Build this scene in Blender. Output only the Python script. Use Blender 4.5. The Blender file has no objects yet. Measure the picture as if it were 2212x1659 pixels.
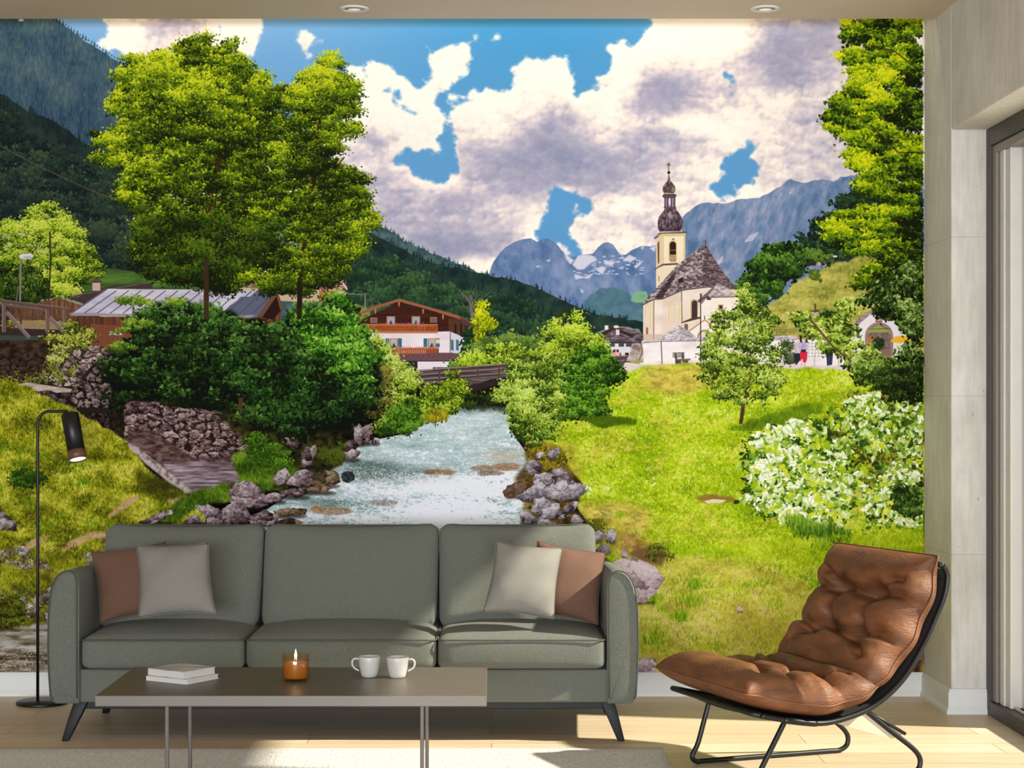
import bpy, bmesh, math, random
import numpy as np
from mathutils import Vector, Matrix

# ================================================================ camera, world, sun, large lights, exposure
SC = bpy.context.scene
F = 3900.0                      # focal length in photo pixels (frame 2212 x 1659)
VX, VY, EYE, D0 = 1062.0, 880.0, 1.277, 8.0
cam_d = bpy.data.cameras.new('camera'); cam = bpy.data.objects.new('camera', cam_d); SC.collection.objects.link(cam)
cam.location = (0, -D0, EYE); cam.rotation_euler = (math.pi / 2, 0, 0)
cam_d.sensor_fit = 'HORIZONTAL'; cam_d.sensor_width = 36; cam_d.lens = 36 * F / 2212
cam_d.shift_x = (1106 - VX) / 2212; cam_d.shift_y = (VY - 829.5) / 2212
cam_d.clip_start = .05; cam_d.clip_end = 200
SC.camera = cam
SC.view_settings.view_transform = 'Standard'; SC.view_settings.look = 'None'
SC.view_settings.gamma = 1; SC.view_settings.exposure = 0; SC.view_settings.use_curve_mapping = False
SC.cycles.max_bounces = 8; SC.cycles.diffuse_bounces = 5; SC.cycles.use_denoising = True
w = bpy.data.worlds.new('daylight'); SC.world = w; w.use_nodes = True
bg = w.node_tree.nodes['Background']; bg.inputs[0].default_value = (.95, .98, 1.0, 1); bg.inputs[1].default_value = .85

def light(name, kind, loc, rot, energy, color, **k):
    d = bpy.data.lights.new(name, kind); d.energy = energy; d.color = color
    for a, b in k.items(): setattr(d, a, b)
    o = bpy.data.objects.new(name, d); SC.collection.objects.link(o); o.location = loc; o.rotation_euler = rot
    return o
el, az = math.radians(36.5), math.radians(11)
sd = Vector((-math.cos(el) * math.cos(az), math.cos(el) * math.sin(az), -math.sin(el)))
light('sun', 'SUN', (6, -3, 5), sd.to_track_quat('-Z', 'Y').to_euler(), 12.5, (1, .91, .78), angle=math.radians(1.6))
# fill lamp added behind the camera to brighten the mural; no window stands there
light('fill_light', 'AREA', (-1.0, -17, 1.6), (math.pi / 2, 0, 0), 2150, (.86, .93, 1), shape='RECTANGLE', size=8, size_y=2.6)
# strip lamp lying in the ceiling cove above the mural wall
light('cove_light', 'AREA', (-.3, -.12, 3.16), (0, 0, 0), 3.5, (1, .86, .64), shape='RECTANGLE', size=4.3, size_y=.03)

# ================================================================ helpers
def px(x, y, D):                # a point seen at photo pixel (x, y), D metres from the camera plane
    return Vector(((x - VX) * D / F, D - D0, EYE - (y - VY) * D / F))
def lin(c): return tuple(((v / 255) / 12.92 if v / 255 <= .04045 else ((v / 255 + .055) / 1.055) ** 2.4) for v in c) + (1,)
def mat(name, col, rough=.6, metal=0, var=0, vs=8, bump=0, bs=200, sheen=0, spec=.5, coat=0, stretch=(1, 1, 1), col2=None, emit=None, estr=0, detail=4):
    m = bpy.data.materials.new(name); m.use_nodes = True; nt = m.node_tree; b = nt.nodes['Principled BSDF']
    b.inputs['Roughness'].default_value = rough; b.inputs['Metallic'].default_value = metal
    b.inputs['Sheen Weight'].default_value = sheen; b.inputs['Specular IOR Level'].default_value = spec; b.inputs['Coat Weight'].default_value = coat
    tc = nt.nodes.new('ShaderNodeTexCoord'); mp = nt.nodes.new('ShaderNodeMapping'); mp.inputs['Scale'].default_value = stretch
    nt.links.new(tc.outputs['Object'], mp.inputs[0])
    n = nt.nodes.new('ShaderNodeTexNoise'); n.inputs['Scale'].default_value = vs; n.inputs['Detail'].default_value = detail; nt.links.new(mp.outputs[0], n.inputs['Vector'])
    r = nt.nodes.new('ShaderNodeValToRGB'); c = lin(col)
    c2 = lin(col2) if col2 else tuple(v * (1 - var) for v in c[:3]) + (1,)
    r.color_ramp.elements[0].color = c2; r.color_ramp.elements[1].color = c
    r.color_ramp.elements[0].position = .32; r.color_ramp.elements[1].position = .68
    nt.links.new(n.outputs[0], r.inputs[0]); nt.links.new(r.outputs[0], b.inputs['Base Color'])
    if bump:
        n2 = nt.nodes.new('ShaderNodeTexNoise'); n2.inputs['Scale'].default_value = bs; n2.inputs['Detail'].default_value = 3; nt.links.new(mp.outputs[0], n2.inputs['Vector'])
        bp = nt.nodes.new('ShaderNodeBump'); bp.inputs['Strength'].default_value = bump; bp.inputs['Distance'].default_value = .004
        nt.links.new(n2.outputs[0], bp.inputs['Height']); nt.links.new(bp.outputs[0], b.inputs['Normal'])
    if emit: b.inputs['Emission Color'].default_value = lin(emit); b.inputs['Emission Strength'].default_value = estr
    return m
def link(name, me, m, parent=None, smooth=True):
    o = bpy.data.objects.new(name, me); SC.collection.objects.link(o)
    if m: me.materials.append(m)
    if smooth:
        for p in me.polygons: p.use_smooth = True
    if parent:
        o.parent = parent; base = parent
        while base.parent: base = base.parent
        if parent.type == 'EMPTY' or parent.parent: me.transform(Matrix.Translation(-base.matrix_basis.translation))
    return o
def mesh(vs, fs):
    me = bpy.data.meshes.new('m'); me.from_pydata([tuple(v) for v in vs], [], fs); me.update(); return me
def from_bm(bm):
    bmesh.ops.recalc_face_normals(bm, faces=bm.faces)
    me = bpy.data.meshes.new('m'); bm.to_mesh(me); bm.free(); return me
def box_bm(x0, x1, y0, y1, z0, z1, bev=0, seg=2):
    bm = bmesh.new(); bmesh.ops.create_cube(bm, size=1)
    for v in bm.verts: v.co = Vector((x0 + (v.co.x + .5) * (x1 - x0), y0 + (v.co.y + .5) * (y1 - y0), z0 + (v.co.z + .5) * (z1 - z0)))
    if bev: bmesh.ops.bevel(bm, geom=bm.edges[:], offset=bev, segments=seg, affect='EDGES', profile=.5)
    return bm
def box(name, m, x0, x1, y0, y1, z0, z1, bev=0, parent=None, seg=2): return link(name, from_bm(box_bm(x0, x1, y0, y1, z0, z1, bev, seg)), m, parent, smooth=False)
def join(bms):
    out = bmesh.new()
    for b in bms:
        me = bpy.data.meshes.new('t'); b.to_mesh(me); b.free(); out.from_mesh(me); bpy.data.meshes.remove(me)
    return out
def tube_bm(pts, r, closed=False, seg=10, flat=None):
    pts = [Vector(p) for p in pts]; n = len(pts); bm = bmesh.new(); rings = []; up = None
    for i, p in enumerate(pts):
        a = pts[(i - 1) % n] if (closed or i > 0) else p; b = pts[(i + 1) % n] if (closed or i < n - 1) else p
        t = (b - a).normalized()
        if up is None: up = t.orthogonal().normalized()
        up = (up - t * up.dot(t)).normalized(); s = t.cross(up)
        rr = r[i] if isinstance(r, (list, tuple)) else r
        rings.append([bm.verts.new(p + (up * math.cos(k * 2 * math.pi / seg) + s * math.sin(k * 2 * math.pi / seg)) * rr) for k in range(seg)])
    for i in range(n if closed else n - 1):
        A = rings[i]; B = rings[(i + 1) % n]; off = 0
        if closed and i == n - 1: off = min(range(seg), key=lambda q: (A[0].co - B[q].co).length)
        for k in range(seg): bm.faces.new((A[k], A[(k + 1) % seg], B[(k + 1 + off) % seg], B[(k + off) % seg]))
    if not closed: bm.faces.new(rings[0][::-1]); bm.faces.new(rings[-1])
    return bm
def spline(pts, k=8, closed=False):
    P = [Vector(p) for p in pts]; n = len(P); out = []
    for i in range(n if closed else n - 1):
        a = P[(i - 1) % n] if (closed or i) else P[0] * 2 - P[1]; b = P[i]; c = P[(i + 1) % n]; d = P[(i + 2) % n] if (closed or i < n - 2) else P[-1] * 2 - P[-2]
        for j in range(k):
            t = j / k; out.append(.5 * ((2 * b) + (c - a) * t + (2 * a - 5 * b + 4 * c - d) * t * t + (3 * b - a - 3 * c + d) * t ** 3))
    if not closed: out.append(P[-1])
    return out
def lathe_bm(prof, c, seg=48, tilt=None):
    bm = bmesh.new(); rings = []
    for r, z in prof:
        if r < 1e-6: rings.append([bm.verts.new((0, 0, z))])
        else: rings.append([bm.verts.new((r * math.cos(2 * math.pi * k / seg), r * math.sin(2 * math.pi * k / seg), z)) for k in range(seg)])
    for A, B in zip(rings[:-1], rings[1:]):
        for k in range(seg):
            q = (k + 1) % seg
            if len(A) == 1 and len(B) == 1: continue
            if len(A) == 1: bm.faces.new((A[0], B[q], B[k]))
            elif len(B) == 1: bm.faces.new((A[k], A[q], B[0]))
            else: bm.faces.new((A[k], A[q], B[q], B[k]))
    M = Matrix.Translation(Vector(c)) @ (tilt.to_4x4() if tilt else Matrix.Identity(4))
    bm.transform(M); return bm
def prism_bm(prof, fn, a, b, n=1):     # closed profile swept from a to b; fn((p, q), t) -> world point
    bm = bmesh.new(); R = [[bm.verts.new(fn(p, a + (b - a) * i / n)) for p in prof] for i in range(n + 1)]
    for A, B in zip(R[:-1], R[1:]):
        for k in range(len(prof)): bm.faces.new((A[k], A[(k + 1) % len(prof)], B[(k + 1) % len(prof)], B[k]))
    bm.faces.new(R[0][::-1]); bm.faces.new(R[-1]); return bm
def thing(name, label, cat, loc=(0, 0, 0), group=None):
    o = bpy.data.objects.new(name, None); SC.collection.objects.link(o); o.location = loc; o.empty_display_size = .1
    o['label'] = label; o['category'] = cat
    if group: o['group'] = group
    return o
def tag(o, label, cat, group=None):
    o['label'] = label; o['category'] = cat
    if group: o['group'] = group
    return o
def struct(o): o['kind'] = 'structure'; return o
def autosmooth(o, ang=40):
    me = o.data
    for e in me.edges: pass
    bm = bmesh.new(); bm.from_mesh(me)
    for e in bm.edges:
        if len(e.link_faces) == 2 and e.calc_face_angle(0) > math.radians(ang): e.smooth = False
    for f in bm.faces: f.smooth = True
    bm.to_mesh(me); bm.free(); return o

# ================================================================ room shell
def floor_mat():
    m = bpy.data.materials.new('oak_planks'); m.use_nodes = True; nt = m.node_tree; b = nt.nodes['Principled BSDF']; N = nt.nodes.new; L = nt.links.new
    tc = N('ShaderNodeTexCoord'); br = N('ShaderNodeTexBrick')
    br.inputs['Scale'].default_value = 1; br.inputs['Brick Width'].default_value = 1.9; br.inputs['Row Height'].default_value = .19; br.inputs['Mortar Size'].default_value = .0016
    br.offset = .37; br.inputs['Mortar Smooth'].default_value = .2
    br.inputs['Color1'].default_value = lin((216, 198, 172)); br.inputs['Color2'].default_value = lin((200, 179, 150)); br.inputs['Mortar'].default_value = lin((150, 118, 84))
    L(tc.outputs['Object'], br.inputs['Vector'])
    mp = N('ShaderNodeMapping'); mp.inputs['Scale'].default_value = (1.2, 22, 1); L(tc.outputs['Object'], mp.inputs[0])
    n = N('ShaderNodeTexNoise'); n.inputs['Scale'].default_value = 2.2; n.inputs['Detail'].default_value = 7; n.inputs['Distortion'].default_value = .6; L(mp.outputs[0], n.inputs['Vector'])
    mx = N('ShaderNodeMixRGB'); mx.blend_type = 'MULTIPLY'; mx.inputs[0].default_value = .55; r = N('ShaderNodeValToRGB'); r.color_ramp.elements[0].position = .3; r.color_ramp.elements[1].position = .7
    r.color_ramp.elements[0].color = (.68, .62, .55, 1); r.color_ramp.elements[1].color = (1, 1, 1, 1)
    L(n.outputs[0], r.inputs[0]); L(br.outputs[0], mx.inputs[1]); L(r.outputs[0], mx.inputs[2]); L(mx.outputs[0], b.inputs['Base Color'])
    bp = N('ShaderNodeBump'); bp.inputs['Strength'].default_value = .25; bp.inputs['Distance'].default_value = .002; L(n.outputs[0], bp.inputs['Height']); L(bp.outputs[0], b.inputs['Normal'])
    b.inputs['Roughness'].default_value = .42; b.inputs['Specular IOR Level'].default_value = .35
    return m
def concrete_mat():
    m = bpy.data.materials.new('board_concrete'); m.use_nodes = True; nt = m.node_tree; b = nt.nodes['Principled BSDF']; N = nt.nodes.new; L = nt.links.new
    tc = N('ShaderNodeTexCoord'); n = N('ShaderNodeTexNoise'); n.inputs['Scale'].default_value = 3; n.inputs['Detail'].default_value = 9; n.inputs['Roughness'].default_value = .62; L(tc.outputs['Object'], n.inputs['Vector'])
    mp = N('ShaderNodeMapping'); mp.inputs['Scale'].default_value = (9, 9, 1.2); L(tc.outputs['Object'], mp.inputs[0])
    n2 = N('ShaderNodeTexNoise'); n2.inputs['Scale'].default_value = 6; n2.inputs['Detail'].default_value = 8; L(mp.outputs[0], n2.inputs['Vector'])
    r = N('ShaderNodeValToRGB'); r.color_ramp.elements[0].position = .3; r.color_ramp.elements[1].position = .7
    r.color_ramp.elements[0].color = lin((176, 172, 164)); r.color_ramp.elements[1].color = lin((214, 211, 205))
    mx0 = N('ShaderNodeMixRGB'); mx0.inputs[0].default_value = .4; L(n.outputs[0], mx0.inputs[1]); L(n2.outputs[0], mx0.inputs[2]); L(mx0.outputs[0], r.inputs[0])
    # pores
    v = N('ShaderNodeTexVoronoi'); v.inputs['Scale'].default_value = 24; mpv = N('ShaderNodeMapping'); mpv.inputs['Scale'].default_value = (1, 1, .55); L(tc.outputs['Object'], mpv.inputs[0]); L(mpv.outputs[0], v.inputs['Vector'])
    n3 = N('ShaderNodeTexNoise'); n3.inputs['Scale'].default_value = 5; L(tc.outputs['Object'], n3.inputs['Vector'])
    ms = N('ShaderNodeMath'); ms.operation = 'MULTIPLY'; ms.inputs[1].default_value = .16; L(n3.outputs[0], ms.inputs[0])
    lt = N('ShaderNodeMath'); lt.operation = 'LESS_THAN'; L(v.outputs['Distance'], lt.inputs[0]); L(ms.outputs[0], lt.inputs[1])
    # formwork joints, level every 0.6625 m
    sx = N('ShaderNodeSeparateXYZ'); L(tc.outputs['Object'], sx.inputs[0])
    def joint(sock, period, off, wd):
        a = N('ShaderNodeMath'); a.operation = 'ADD'; a.inputs[1].default_value = off; L(sock, a.inputs[0])
        q = N('ShaderNodeMath'); q.operation = 'PINGPONG'; q.inputs[1].default_value = period / 2; L(a.outputs[0], q.inputs[0])
        c = N('ShaderNodeMath'); c.operation = 'LESS_THAN'; c.inputs[1].default_value = wd; L(q.outputs[0], c.inputs[0]); return c.outputs[0]
    zl = N('ShaderNodeMath'); zl.operation = 'MINIMUM'; zl.inputs[1].default_value = 2.3; L(sx.outputs[2], zl.inputs[0]); jz = joint(zl.outputs[0], .6625, 0, .0012); jy = joint(sx.outputs[1], .74, .48, .0012)
    ad = N('ShaderNodeMath'); ad.operation = 'MAXIMUM'; L(jz, ad.inputs[0]); L(jy, ad.inputs[1])
    ad2 = N('ShaderNodeMath'); ad2.operation = 'MAXIMUM'; L(ad.outputs[0], ad2.inputs[0]); L(lt.outputs[0], ad2.inputs[1])
    fc = N('ShaderNodeMath'); fc.operation = 'MULTIPLY'; fc.inputs[1].default_value = .42; L(ad2.outputs[0], fc.inputs[0])
    mx = N('ShaderNodeMixRGB'); mx.inputs[2].default_value = lin((120, 114, 106)); L(fc.outputs[0], mx.inputs[0]); L(r.outputs[0], mx.inputs[1]); L(mx.outputs[0], b.inputs['Base Color'])
    bp = N('ShaderNodeBump'); bp.inputs['Strength'].default_value = .3; bp.inputs['Distance'].default_value = .004; bp.invert = True; L(ad2.outputs[0], bp.inputs['Height']); L(bp.outputs[0], b.inputs['Normal'])
    b.inputs['Roughness'].default_value = .8
    return m
M_floor = floor_mat(); M_conc = concrete_mat()
M_plaster = mat('soffit_plaster', (198, 184, 166), .85, var=.04, vs=2)
M_white = mat('white_paint', (208, 207, 204), .55, var=.03, vs=3)
M_side = mat('warm_wall_paint', (205, 196, 184), .8, var=.04)
M_bronze = mat('dark_bronze_frame', (58, 52, 47), .45, metal=.2, var=.1)
M_alu = mat('pale_window_profile', (196, 192, 186), .4, metal=.2, var=.05)
M_taupe = mat('taupe_profile', (128, 120, 112), .45, metal=.2, var=.05)
M_gask = mat('black_gasket', (30, 29, 28), .6)
def glass_mat(name, tint, k=.06):
    m = bpy.data.materials.new(name); m.use_nodes = True; nt = m.node_tree; nt.nodes.clear(); N = nt.nodes.new; L = nt.links.new
    o = N('ShaderNodeOutputMaterial'); t = N('ShaderNodeBsdfTransparent'); t.inputs[0].default_value = tint; g = N('ShaderNodeBsdfGlossy'); g.inputs['Roughness'].default_value = .02
    mx = N('ShaderNodeMixShader'); mx.inputs[0].default_value = k; L(t.outputs[0], mx.inputs[1]); L(g.outputs[0], mx.inputs[2]); L(mx.outputs[0], o.inputs[0]); return m
M_glass = glass_mat('window_glass', (.94, .96, .95, 1))
XW, YR, XR = 1.917, -.47, 2.062
struct(box('floor', M_floor, -3.7, XR + .02, -9, .1, -.1, 0))
struct(box('wall_back', M_plaster, -3.7, XR + .25, .0, .2, 0, 3.3))
struct(box('wall_left', M_side, -3.8, -3.6, -9, .0, 0, 3.3))
bm = join([box_bm(XW, XR + .25, YR, 0, 0, 3.3, .008), box_bm(XW, XR + .25, -6.2, YR - .0001, 2.435, 3.3, .008), box_bm(XW, XR + .25, -9, -6.2, 0, 3.3, .008)])
struct(link('wall_right', from_bm(bm), M_conc, None, False))
bm = join([box_bm(-3.6, XW, -9, -.21, 2.954, 3.12), box_bm(-3.6, XW, -.3, 0, 3.2, 3.3)])
struct(link('ceiling', from_bm(bm), M_plaster, None, False))
BP = [(0, 0), (.024, 0), (.024, .012), (.016, .03), (.015, .088), (.008, .104), (0, .105)]
struct(link('baseboard_back', from_bm(prism_bm(BP, lambda p, t: Vector((t, -p[0], p[1])), -3.6, XW)), M_white, None, False))
bm = join([prism_bm(BP, lambda p, t: Vector((XW - p[0], t + (-p[0] if t < -.2 else 0), p[1])), YR, 0), prism_bm(BP, lambda p, t: Vector((t + (-p[0] if t < XW + .05 else 0), YR - p[0], p[1])), XW, XR)])
struct(link('baseboard_right', from_bm(bm), M_white, None, False))
# sliding door of the right wall
dr = thing('door_1', '', ''); del dr['label'], dr['category']; struct(dr); dr.location = (XR, YR, 0)
y0 = YR - .001
fr = join([box_bm(XR, XR + .14, y0 - .05, y0, 0, 2.434, .003), box_bm(XR, XR + .14, -6.2, y0 - .05, 2.36, 2.434, .003), box_bm(XR, XR + .14, -6.2, y0 - .05, 0, .06, .003)])
link('door_frame', from_bm(fr), M_bronze, dr, False)
link('inner_jamb', from_bm(join([box_bm(XR + .012, XR + .13, y0 - .108, y0 - .051, .061, 2.359, .003), box_bm(XR + .012, XR + .13, -6.1, y0 - .108, 2.325, 2.359, .003)])), M_taupe, dr, False)
link('slide_track', from_bm(join([box_bm(XR + .02, XR + .12, y0 - .190, y0 - .136, .061, 2.34, .003), box_bm(XR + .028, XR + .12, y0 - .256, y0 - .200, .061, 2.34, .003), box_bm(XR + .04, XR + .05, -6.1, y0 - .256, .061, .072, .002)])), M_alu, dr, False)
link('gasket', from_bm(join([box_bm(XR + .04, XR + .12, y0 - .136, y0 - .108, .061, 2.34), box_bm(XR + .05, XR + .12, y0 - .200, y0 - .190, .061, 2.34), box_bm(XR + .07, XR + .12, -6.1, y0 - .26, .0605, .066)])), M_gask, dr, False)
def sash(ya, yb, x0, st=.075):
    f = join([box_bm(x0, x0 + .045, yb, yb + .075, .062, 2.345, .004), box_bm(x0, x0 + .045, ya - st, ya, .062, 2.345, .004), box_bm(x0, x0 + .045, yb + .075, ya - .075, 2.27, 2.345, .004), box_bm(x0, x0 + .045, yb + .075, ya - .075, .062, .13, .004)])
    link('sash_frame', from_bm(f), M_white, dr, False)
    box('glass_pane', M_glass, x0 + .018, x0 + .026, yb + .07, ya - .07, .125, 2.275, parent=dr)
sash(y0 - .258, -2.3, XR + .075, .12); sash(-2.24, -4.2, XR + .03); sash(-4.14, -6.1, XR + .075)
# terrace outside
struct(box('trim_1', mat('terrace_stone', (226, 220, 212), .7, var=.05), XR + .15, 9, -9, 2.2, -.1, -.002))
bl = thing('balustrade', 'pale terrace balustrade outside the glass door', 'balustrade', (3.2, 2.05, 0))
box('handrail', mat('pale_metal_rail', (190, 200, 212), .35, metal=.3), 2.5, 8, 2.0, 2.06, .98, 1.02, .006, bl)
box('panel', mat('frosted_panel', (240, 238, 234), .5, var=.03), 2.5, 8, 2.02, 2.04, .03, .94, .003, bl)
box('foot_rail', M_gask, 2.5, 8, 2.0, 2.06, -.002, .03, .003, bl)
# ---------------------------------------------------------------- the printed picture of the wall mural
# painted stroke by stroke with numpy, in units where 1 = 2.05 mm of wall; (MX0, MY0) is its upper left corner
import numpy as np
MX0, MY0, MX1, MY1 = -157, 30, 1997, 1453
MW, MH = MX1 - MX0, MY1 - MY0
rg = np.random.RandomState(11)
CV = np.zeros((MH, MW, 3), np.float32)

def up(a, h, w):
    gh, gw = a.shape
    y = np.linspace(0, gh - 1.001, h); x = np.linspace(0, gw - 1.001, w)
    yi = y.astype(int); xi = x.astype(int)
    fy = (y - yi)[:, None]; fx = (x - xi)[None]
    fy = fy * fy * (3 - 2 * fy); fx = fx * fx * (3 - 2 * fx)
    r = a[yi]; r2 = a[np.minimum(yi + 1, gh - 1)]
    b = r * (1 - fy) + r2 * fy
    return (b[:, xi] * (1 - fx) + b[:, np.minimum(xi + 1, gw - 1)] * fx).astype(np.float32)

def fbm(h, w, sx, sy, octv=5, gain=.5, seed=0):
    r = np.random.RandomState(seed); out = np.zeros((h, w), np.float32); amp = 1.; tot = 0
    for o in range(octv):
        gy = max(2, int(h / sy) + 2); gx = max(2, int(w / sx) + 2)
        out += amp * up(r.rand(gy, gx).astype(np.float32), h, w)
        tot += amp; amp *= gain; sx = max(sx / 2, 1.); sy = max(sy / 2, 1.)
    out /= tot
    return np.clip((out - .5) * 2.2 + .5, 0, 1)

def blur(a, r):
    r = int(r)
    if r < 1: return a
    for _ in range(2):
        for ax in (0, 1):
            p = np.pad(a, [(r + 1, r) if i == ax else (0, 0) for i in range(2)], mode='edge')
            c = np.cumsum(p, axis=ax, dtype=np.float64)
            n = a.shape[ax]
            if ax == 0: a = (c[2 * r + 1:2 * r + 1 + n] - c[:n]) / (2 * r + 1)
            else: a = (c[:, 2 * r + 1:2 * r + 1 + n] - c[:, :n]) / (2 * r + 1)
            a = a.astype(np.float32)
    return a

def jag(pts, amp, step=14, seed=1):
    """the outline with its straight edges broken up"""
    r = np.random.RandomState(seed); out = []
    n = len(pts)
    for i in range(n):
        a = np.array(pts[i], float); b = np.array(pts[(i + 1) % n], float)
        d = b - a; L = np.hypot(*d); k = max(1, int(L / step))
        nn = np.array([-d[1], d[0]]) / (L + 1e-6)
        for j in range(k):
            t = j / k
            off = (r.rand() - .5) * 2 * amp if j else (r.rand() - .5) * amp
            out.append(tuple(a + d * t + nn * off))
    return out

def mask(pts, ss=3):
    """antialiased coverage of a polygon -> (y0, y1, x0, x1, m)"""
    P = np.array(pts, float); P[:, 0] -= MX0; P[:, 1] -= MY0
    x0 = int(max(0, np.floor(P[:, 0].min()))); x1 = int(min(MW, np.ceil(P[:, 0].max()) + 1))
    y0 = int(max(0, np.floor(P[:, 1].min()))); y1 = int(min(MH, np.ceil(P[:, 1].max()) + 1))
    if x1 <= x0 or y1 <= y0: return None
    w = x1 - x0; m = np.zeros((y1 - y0, w + 2), np.float32)
    A = P; B = np.roll(P, -1, 0)
    for r in range((y1 - y0) * ss):
        yy = y0 + (r + .5) / ss
        c = (A[:, 1] <= yy) != (B[:, 1] <= yy)
        if not c.any(): continue
        a = A[c]; b = B[c]
        xs = np.sort(a[:, 0] + (yy - a[:, 1]) / (b[:, 1] - a[:, 1]) * (b[:, 0] - a[:, 0])) - x0
        row = m[r // ss]
        for k in range(0, len(xs) - 1, 2):
            s = min(max(xs[k], 0), w); e = min(max(xs[k + 1], 0), w)
            if e <= s: continue
            si = int(s); ei = int(e)
            if si == ei: row[si] += (e - s)
            else:
                row[si] += 1 - (s - si); row[si + 1:ei] += 1; row[ei] += e - ei
    return y0, y1, x0, x1, np.clip(m[:, :w] / ss, 0, 1)

def lay(M, col, a=1.):
    """col: colour, or colour image of the size of the mask box"""
    if M is None: return
    y0, y1, x0, x1, m = M
    m = (m * a)[..., None]
    col = np.asarray(col, np.float32)
    CV[y0:y1, x0:x1] += (col - CV[y0:y1, x0:x1]) * m

def ramp(t, pal):
    pal = np.asarray(pal, np.float32); t = np.clip(t, 0, 1) * (len(pal) - 1)
    i = np.minimum(t.astype(int), len(pal) - 2); f = (t - i)[..., None]
    return pal[i] * (1 - f) + pal[i + 1] * f

def poly(pts, col, a=1., pal=None, s=(30, 30), o=4, seed=3, j=0, amt=None, soft=0):
    """a filled outline; pal = colours the fbm grain runs through"""
    if j: pts = jag(pts, j, seed=seed)
    M = mask(pts)
    if M is None: return
    y0, y1, x0, x1, m = M
    if soft: m = blur(m, soft)
    if pal is not None: col = ramp(fbm(y1 - y0, x1 - x0, s[0], s[1], o, .6, seed), pal)
    elif amt: col = np.asarray(col, np.float32) + (fbm(y1 - y0, x1 - x0, s[0], s[1], o, .65, seed)[..., None] - .5) * amt
    lay((y0, y1, x0, x1, m), col, a)

def line(pts, w, col, a=1.):
    for (x0, y0), (x1, y1) in zip(pts[:-1], pts[1:]):
        d = np.hypot(x1 - x0, y1 - y0) + 1e-6; nx = -(y1 - y0) / d * w / 2; ny = (x1 - x0) / d * w / 2
        poly([(x0 + nx, y0 + ny), (x1 + nx, y1 + ny), (x1 - nx, y1 - ny), (x0 - nx, y0 - ny)], col, a)

def rect(x0, y0, x1, y1, col, a=1., **k): poly([(x0, y0), (x1, y0), (x1, y1), (x0, y1)], col, a, **k)

def ell(cx, cy, rx, ry, col, a=1., **k):
    poly([(cx + rx * np.cos(t), cy + ry * np.sin(t)) for t in np.linspace(0, 2 * np.pi, 28)[:-1]], col, a, **k)

def arch(x0, y0, x1, y1, col, a=1., **k):
    r = (x1 - x0) / 2; cx = (x0 + x1) / 2
    poly([(x0, y1)] + [(cx - r * np.cos(t), y0 + r - r * np.sin(t)) for t in np.linspace(0, np.pi, 12)] + [(x1, y1)], col, a, **k)

# ---- small brush tips: (alpha, tone)
def tips(kind, sizes, rots=12):
    out = []
    for R in sizes:
        n = int(np.ceil(R)) + 1; g = np.arange(-n, n + 1, dtype=np.float32)
        X0_, Y0_ = np.meshgrid(g, g)
        for q in range(rots):
            al = 0; tn = 0
            for sx, sy in ((-.25, -.25), (.25, -.25), (-.25, .25), (.25, .25)):
                an = 2 * np.pi * q / rots + .2
                X = (X0_ + sx) * np.cos(an) + (Y0_ + sy) * np.sin(an); Y = -(X0_ + sx) * np.sin(an) + (Y0_ + sy) * np.cos(an)
                r = np.hypot(X, Y); th = np.arctan2(Y, X)
                if kind == 'maple': v = np.hypot(X, Y * 1.55) < R * (.72 + .22 * np.cos(3 * th + q) + .18 * np.cos(7 * th + 2 * q))
                elif kind == 'oval': v = (X / R) ** 2 + (Y / (R * .45)) ** 2 < 1
                elif kind == 'heart': v = (X / R) ** 2 + (Y / (R * (.50 - .24 * X / R))) ** 2 < 1
                elif kind == 'puff': v = np.hypot(X, Y * 1.2) < R * (.88 + .12 * np.cos(3 * th + q))
                al = al + v * .25; tn = tn + np.where(Y > 0, 1, -1) * .25
            out.append((al.astype(np.float32)[..., None], tn.astype(np.float32)[..., None]))
    return out
def blades(sizes, lean=5):
    out = []
    for L in sizes:
        for q in range(lean):
            k = (q - (lean - 1) / 2) * .22
            w = int(L * .5) + 4; al = np.zeros((L, w), np.float32)
            for y in range(L):
                t = 1 - y / L; x = w / 2 + k * t * t * L * .8; hw = .35 + .75 * (1 - t)
                al[y] = np.clip(hw + .5 - np.abs(np.arange(w) - x), 0, 1)
            out.append((al[..., None], np.zeros_like(al)[..., None]))
    return out
def spruce(sizes):
    out = []
    for L in sizes:
        w = max(3, int(L * .42)) | 1; al = np.zeros((L, w), np.float32)
        for y in range(L):
            hw = (y / L) * w / 2 * (.75 + .35 * ((y % 5) / 5)) + .4
            al[y] = np.clip(hw + .5 - np.abs(np.arange(w) - w // 2), 0, 1)
        tn = np.where(np.arange(w)[None] > w // 2, 1., -1.) * np.ones((L, 1))
        out.append((al[..., None], tn.astype(np.float32)[..., None]))
    return out
TIP = {'maple_m': tips('maple', (3, 4, 5.2)), 'maple_t': tips('maple', (1.8, 2.5, 3.3)), 'maple': tips('maple', (4, 5, 6.5)), 'maple_s': tips('maple', (2.2, 3, 4)), 'oval': tips('oval', (3, 4, 5)), 'oval_s': tips('oval', (2, 2.6, 3.4)),
       'oval_l': tips('oval', (5, 7)), 'heart': tips('heart', (3.5, 5, 6.5, 8.5)), 'puff': tips('puff', (5, 8, 11), 6), 'puff_s': tips('puff', (2, 3.2, 4.5), 6),
       'blade': blades((5, 7, 10)), 'blade_s': blades((3, 5, 7)), 'blade_l': blades((13, 18, 24)), 'spruce': spruce((10, 14, 19, 25)), 'spruce_s': spruce((5, 8, 11)), 'dot': tips('puff', (1, 1.5), 2)}

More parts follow.
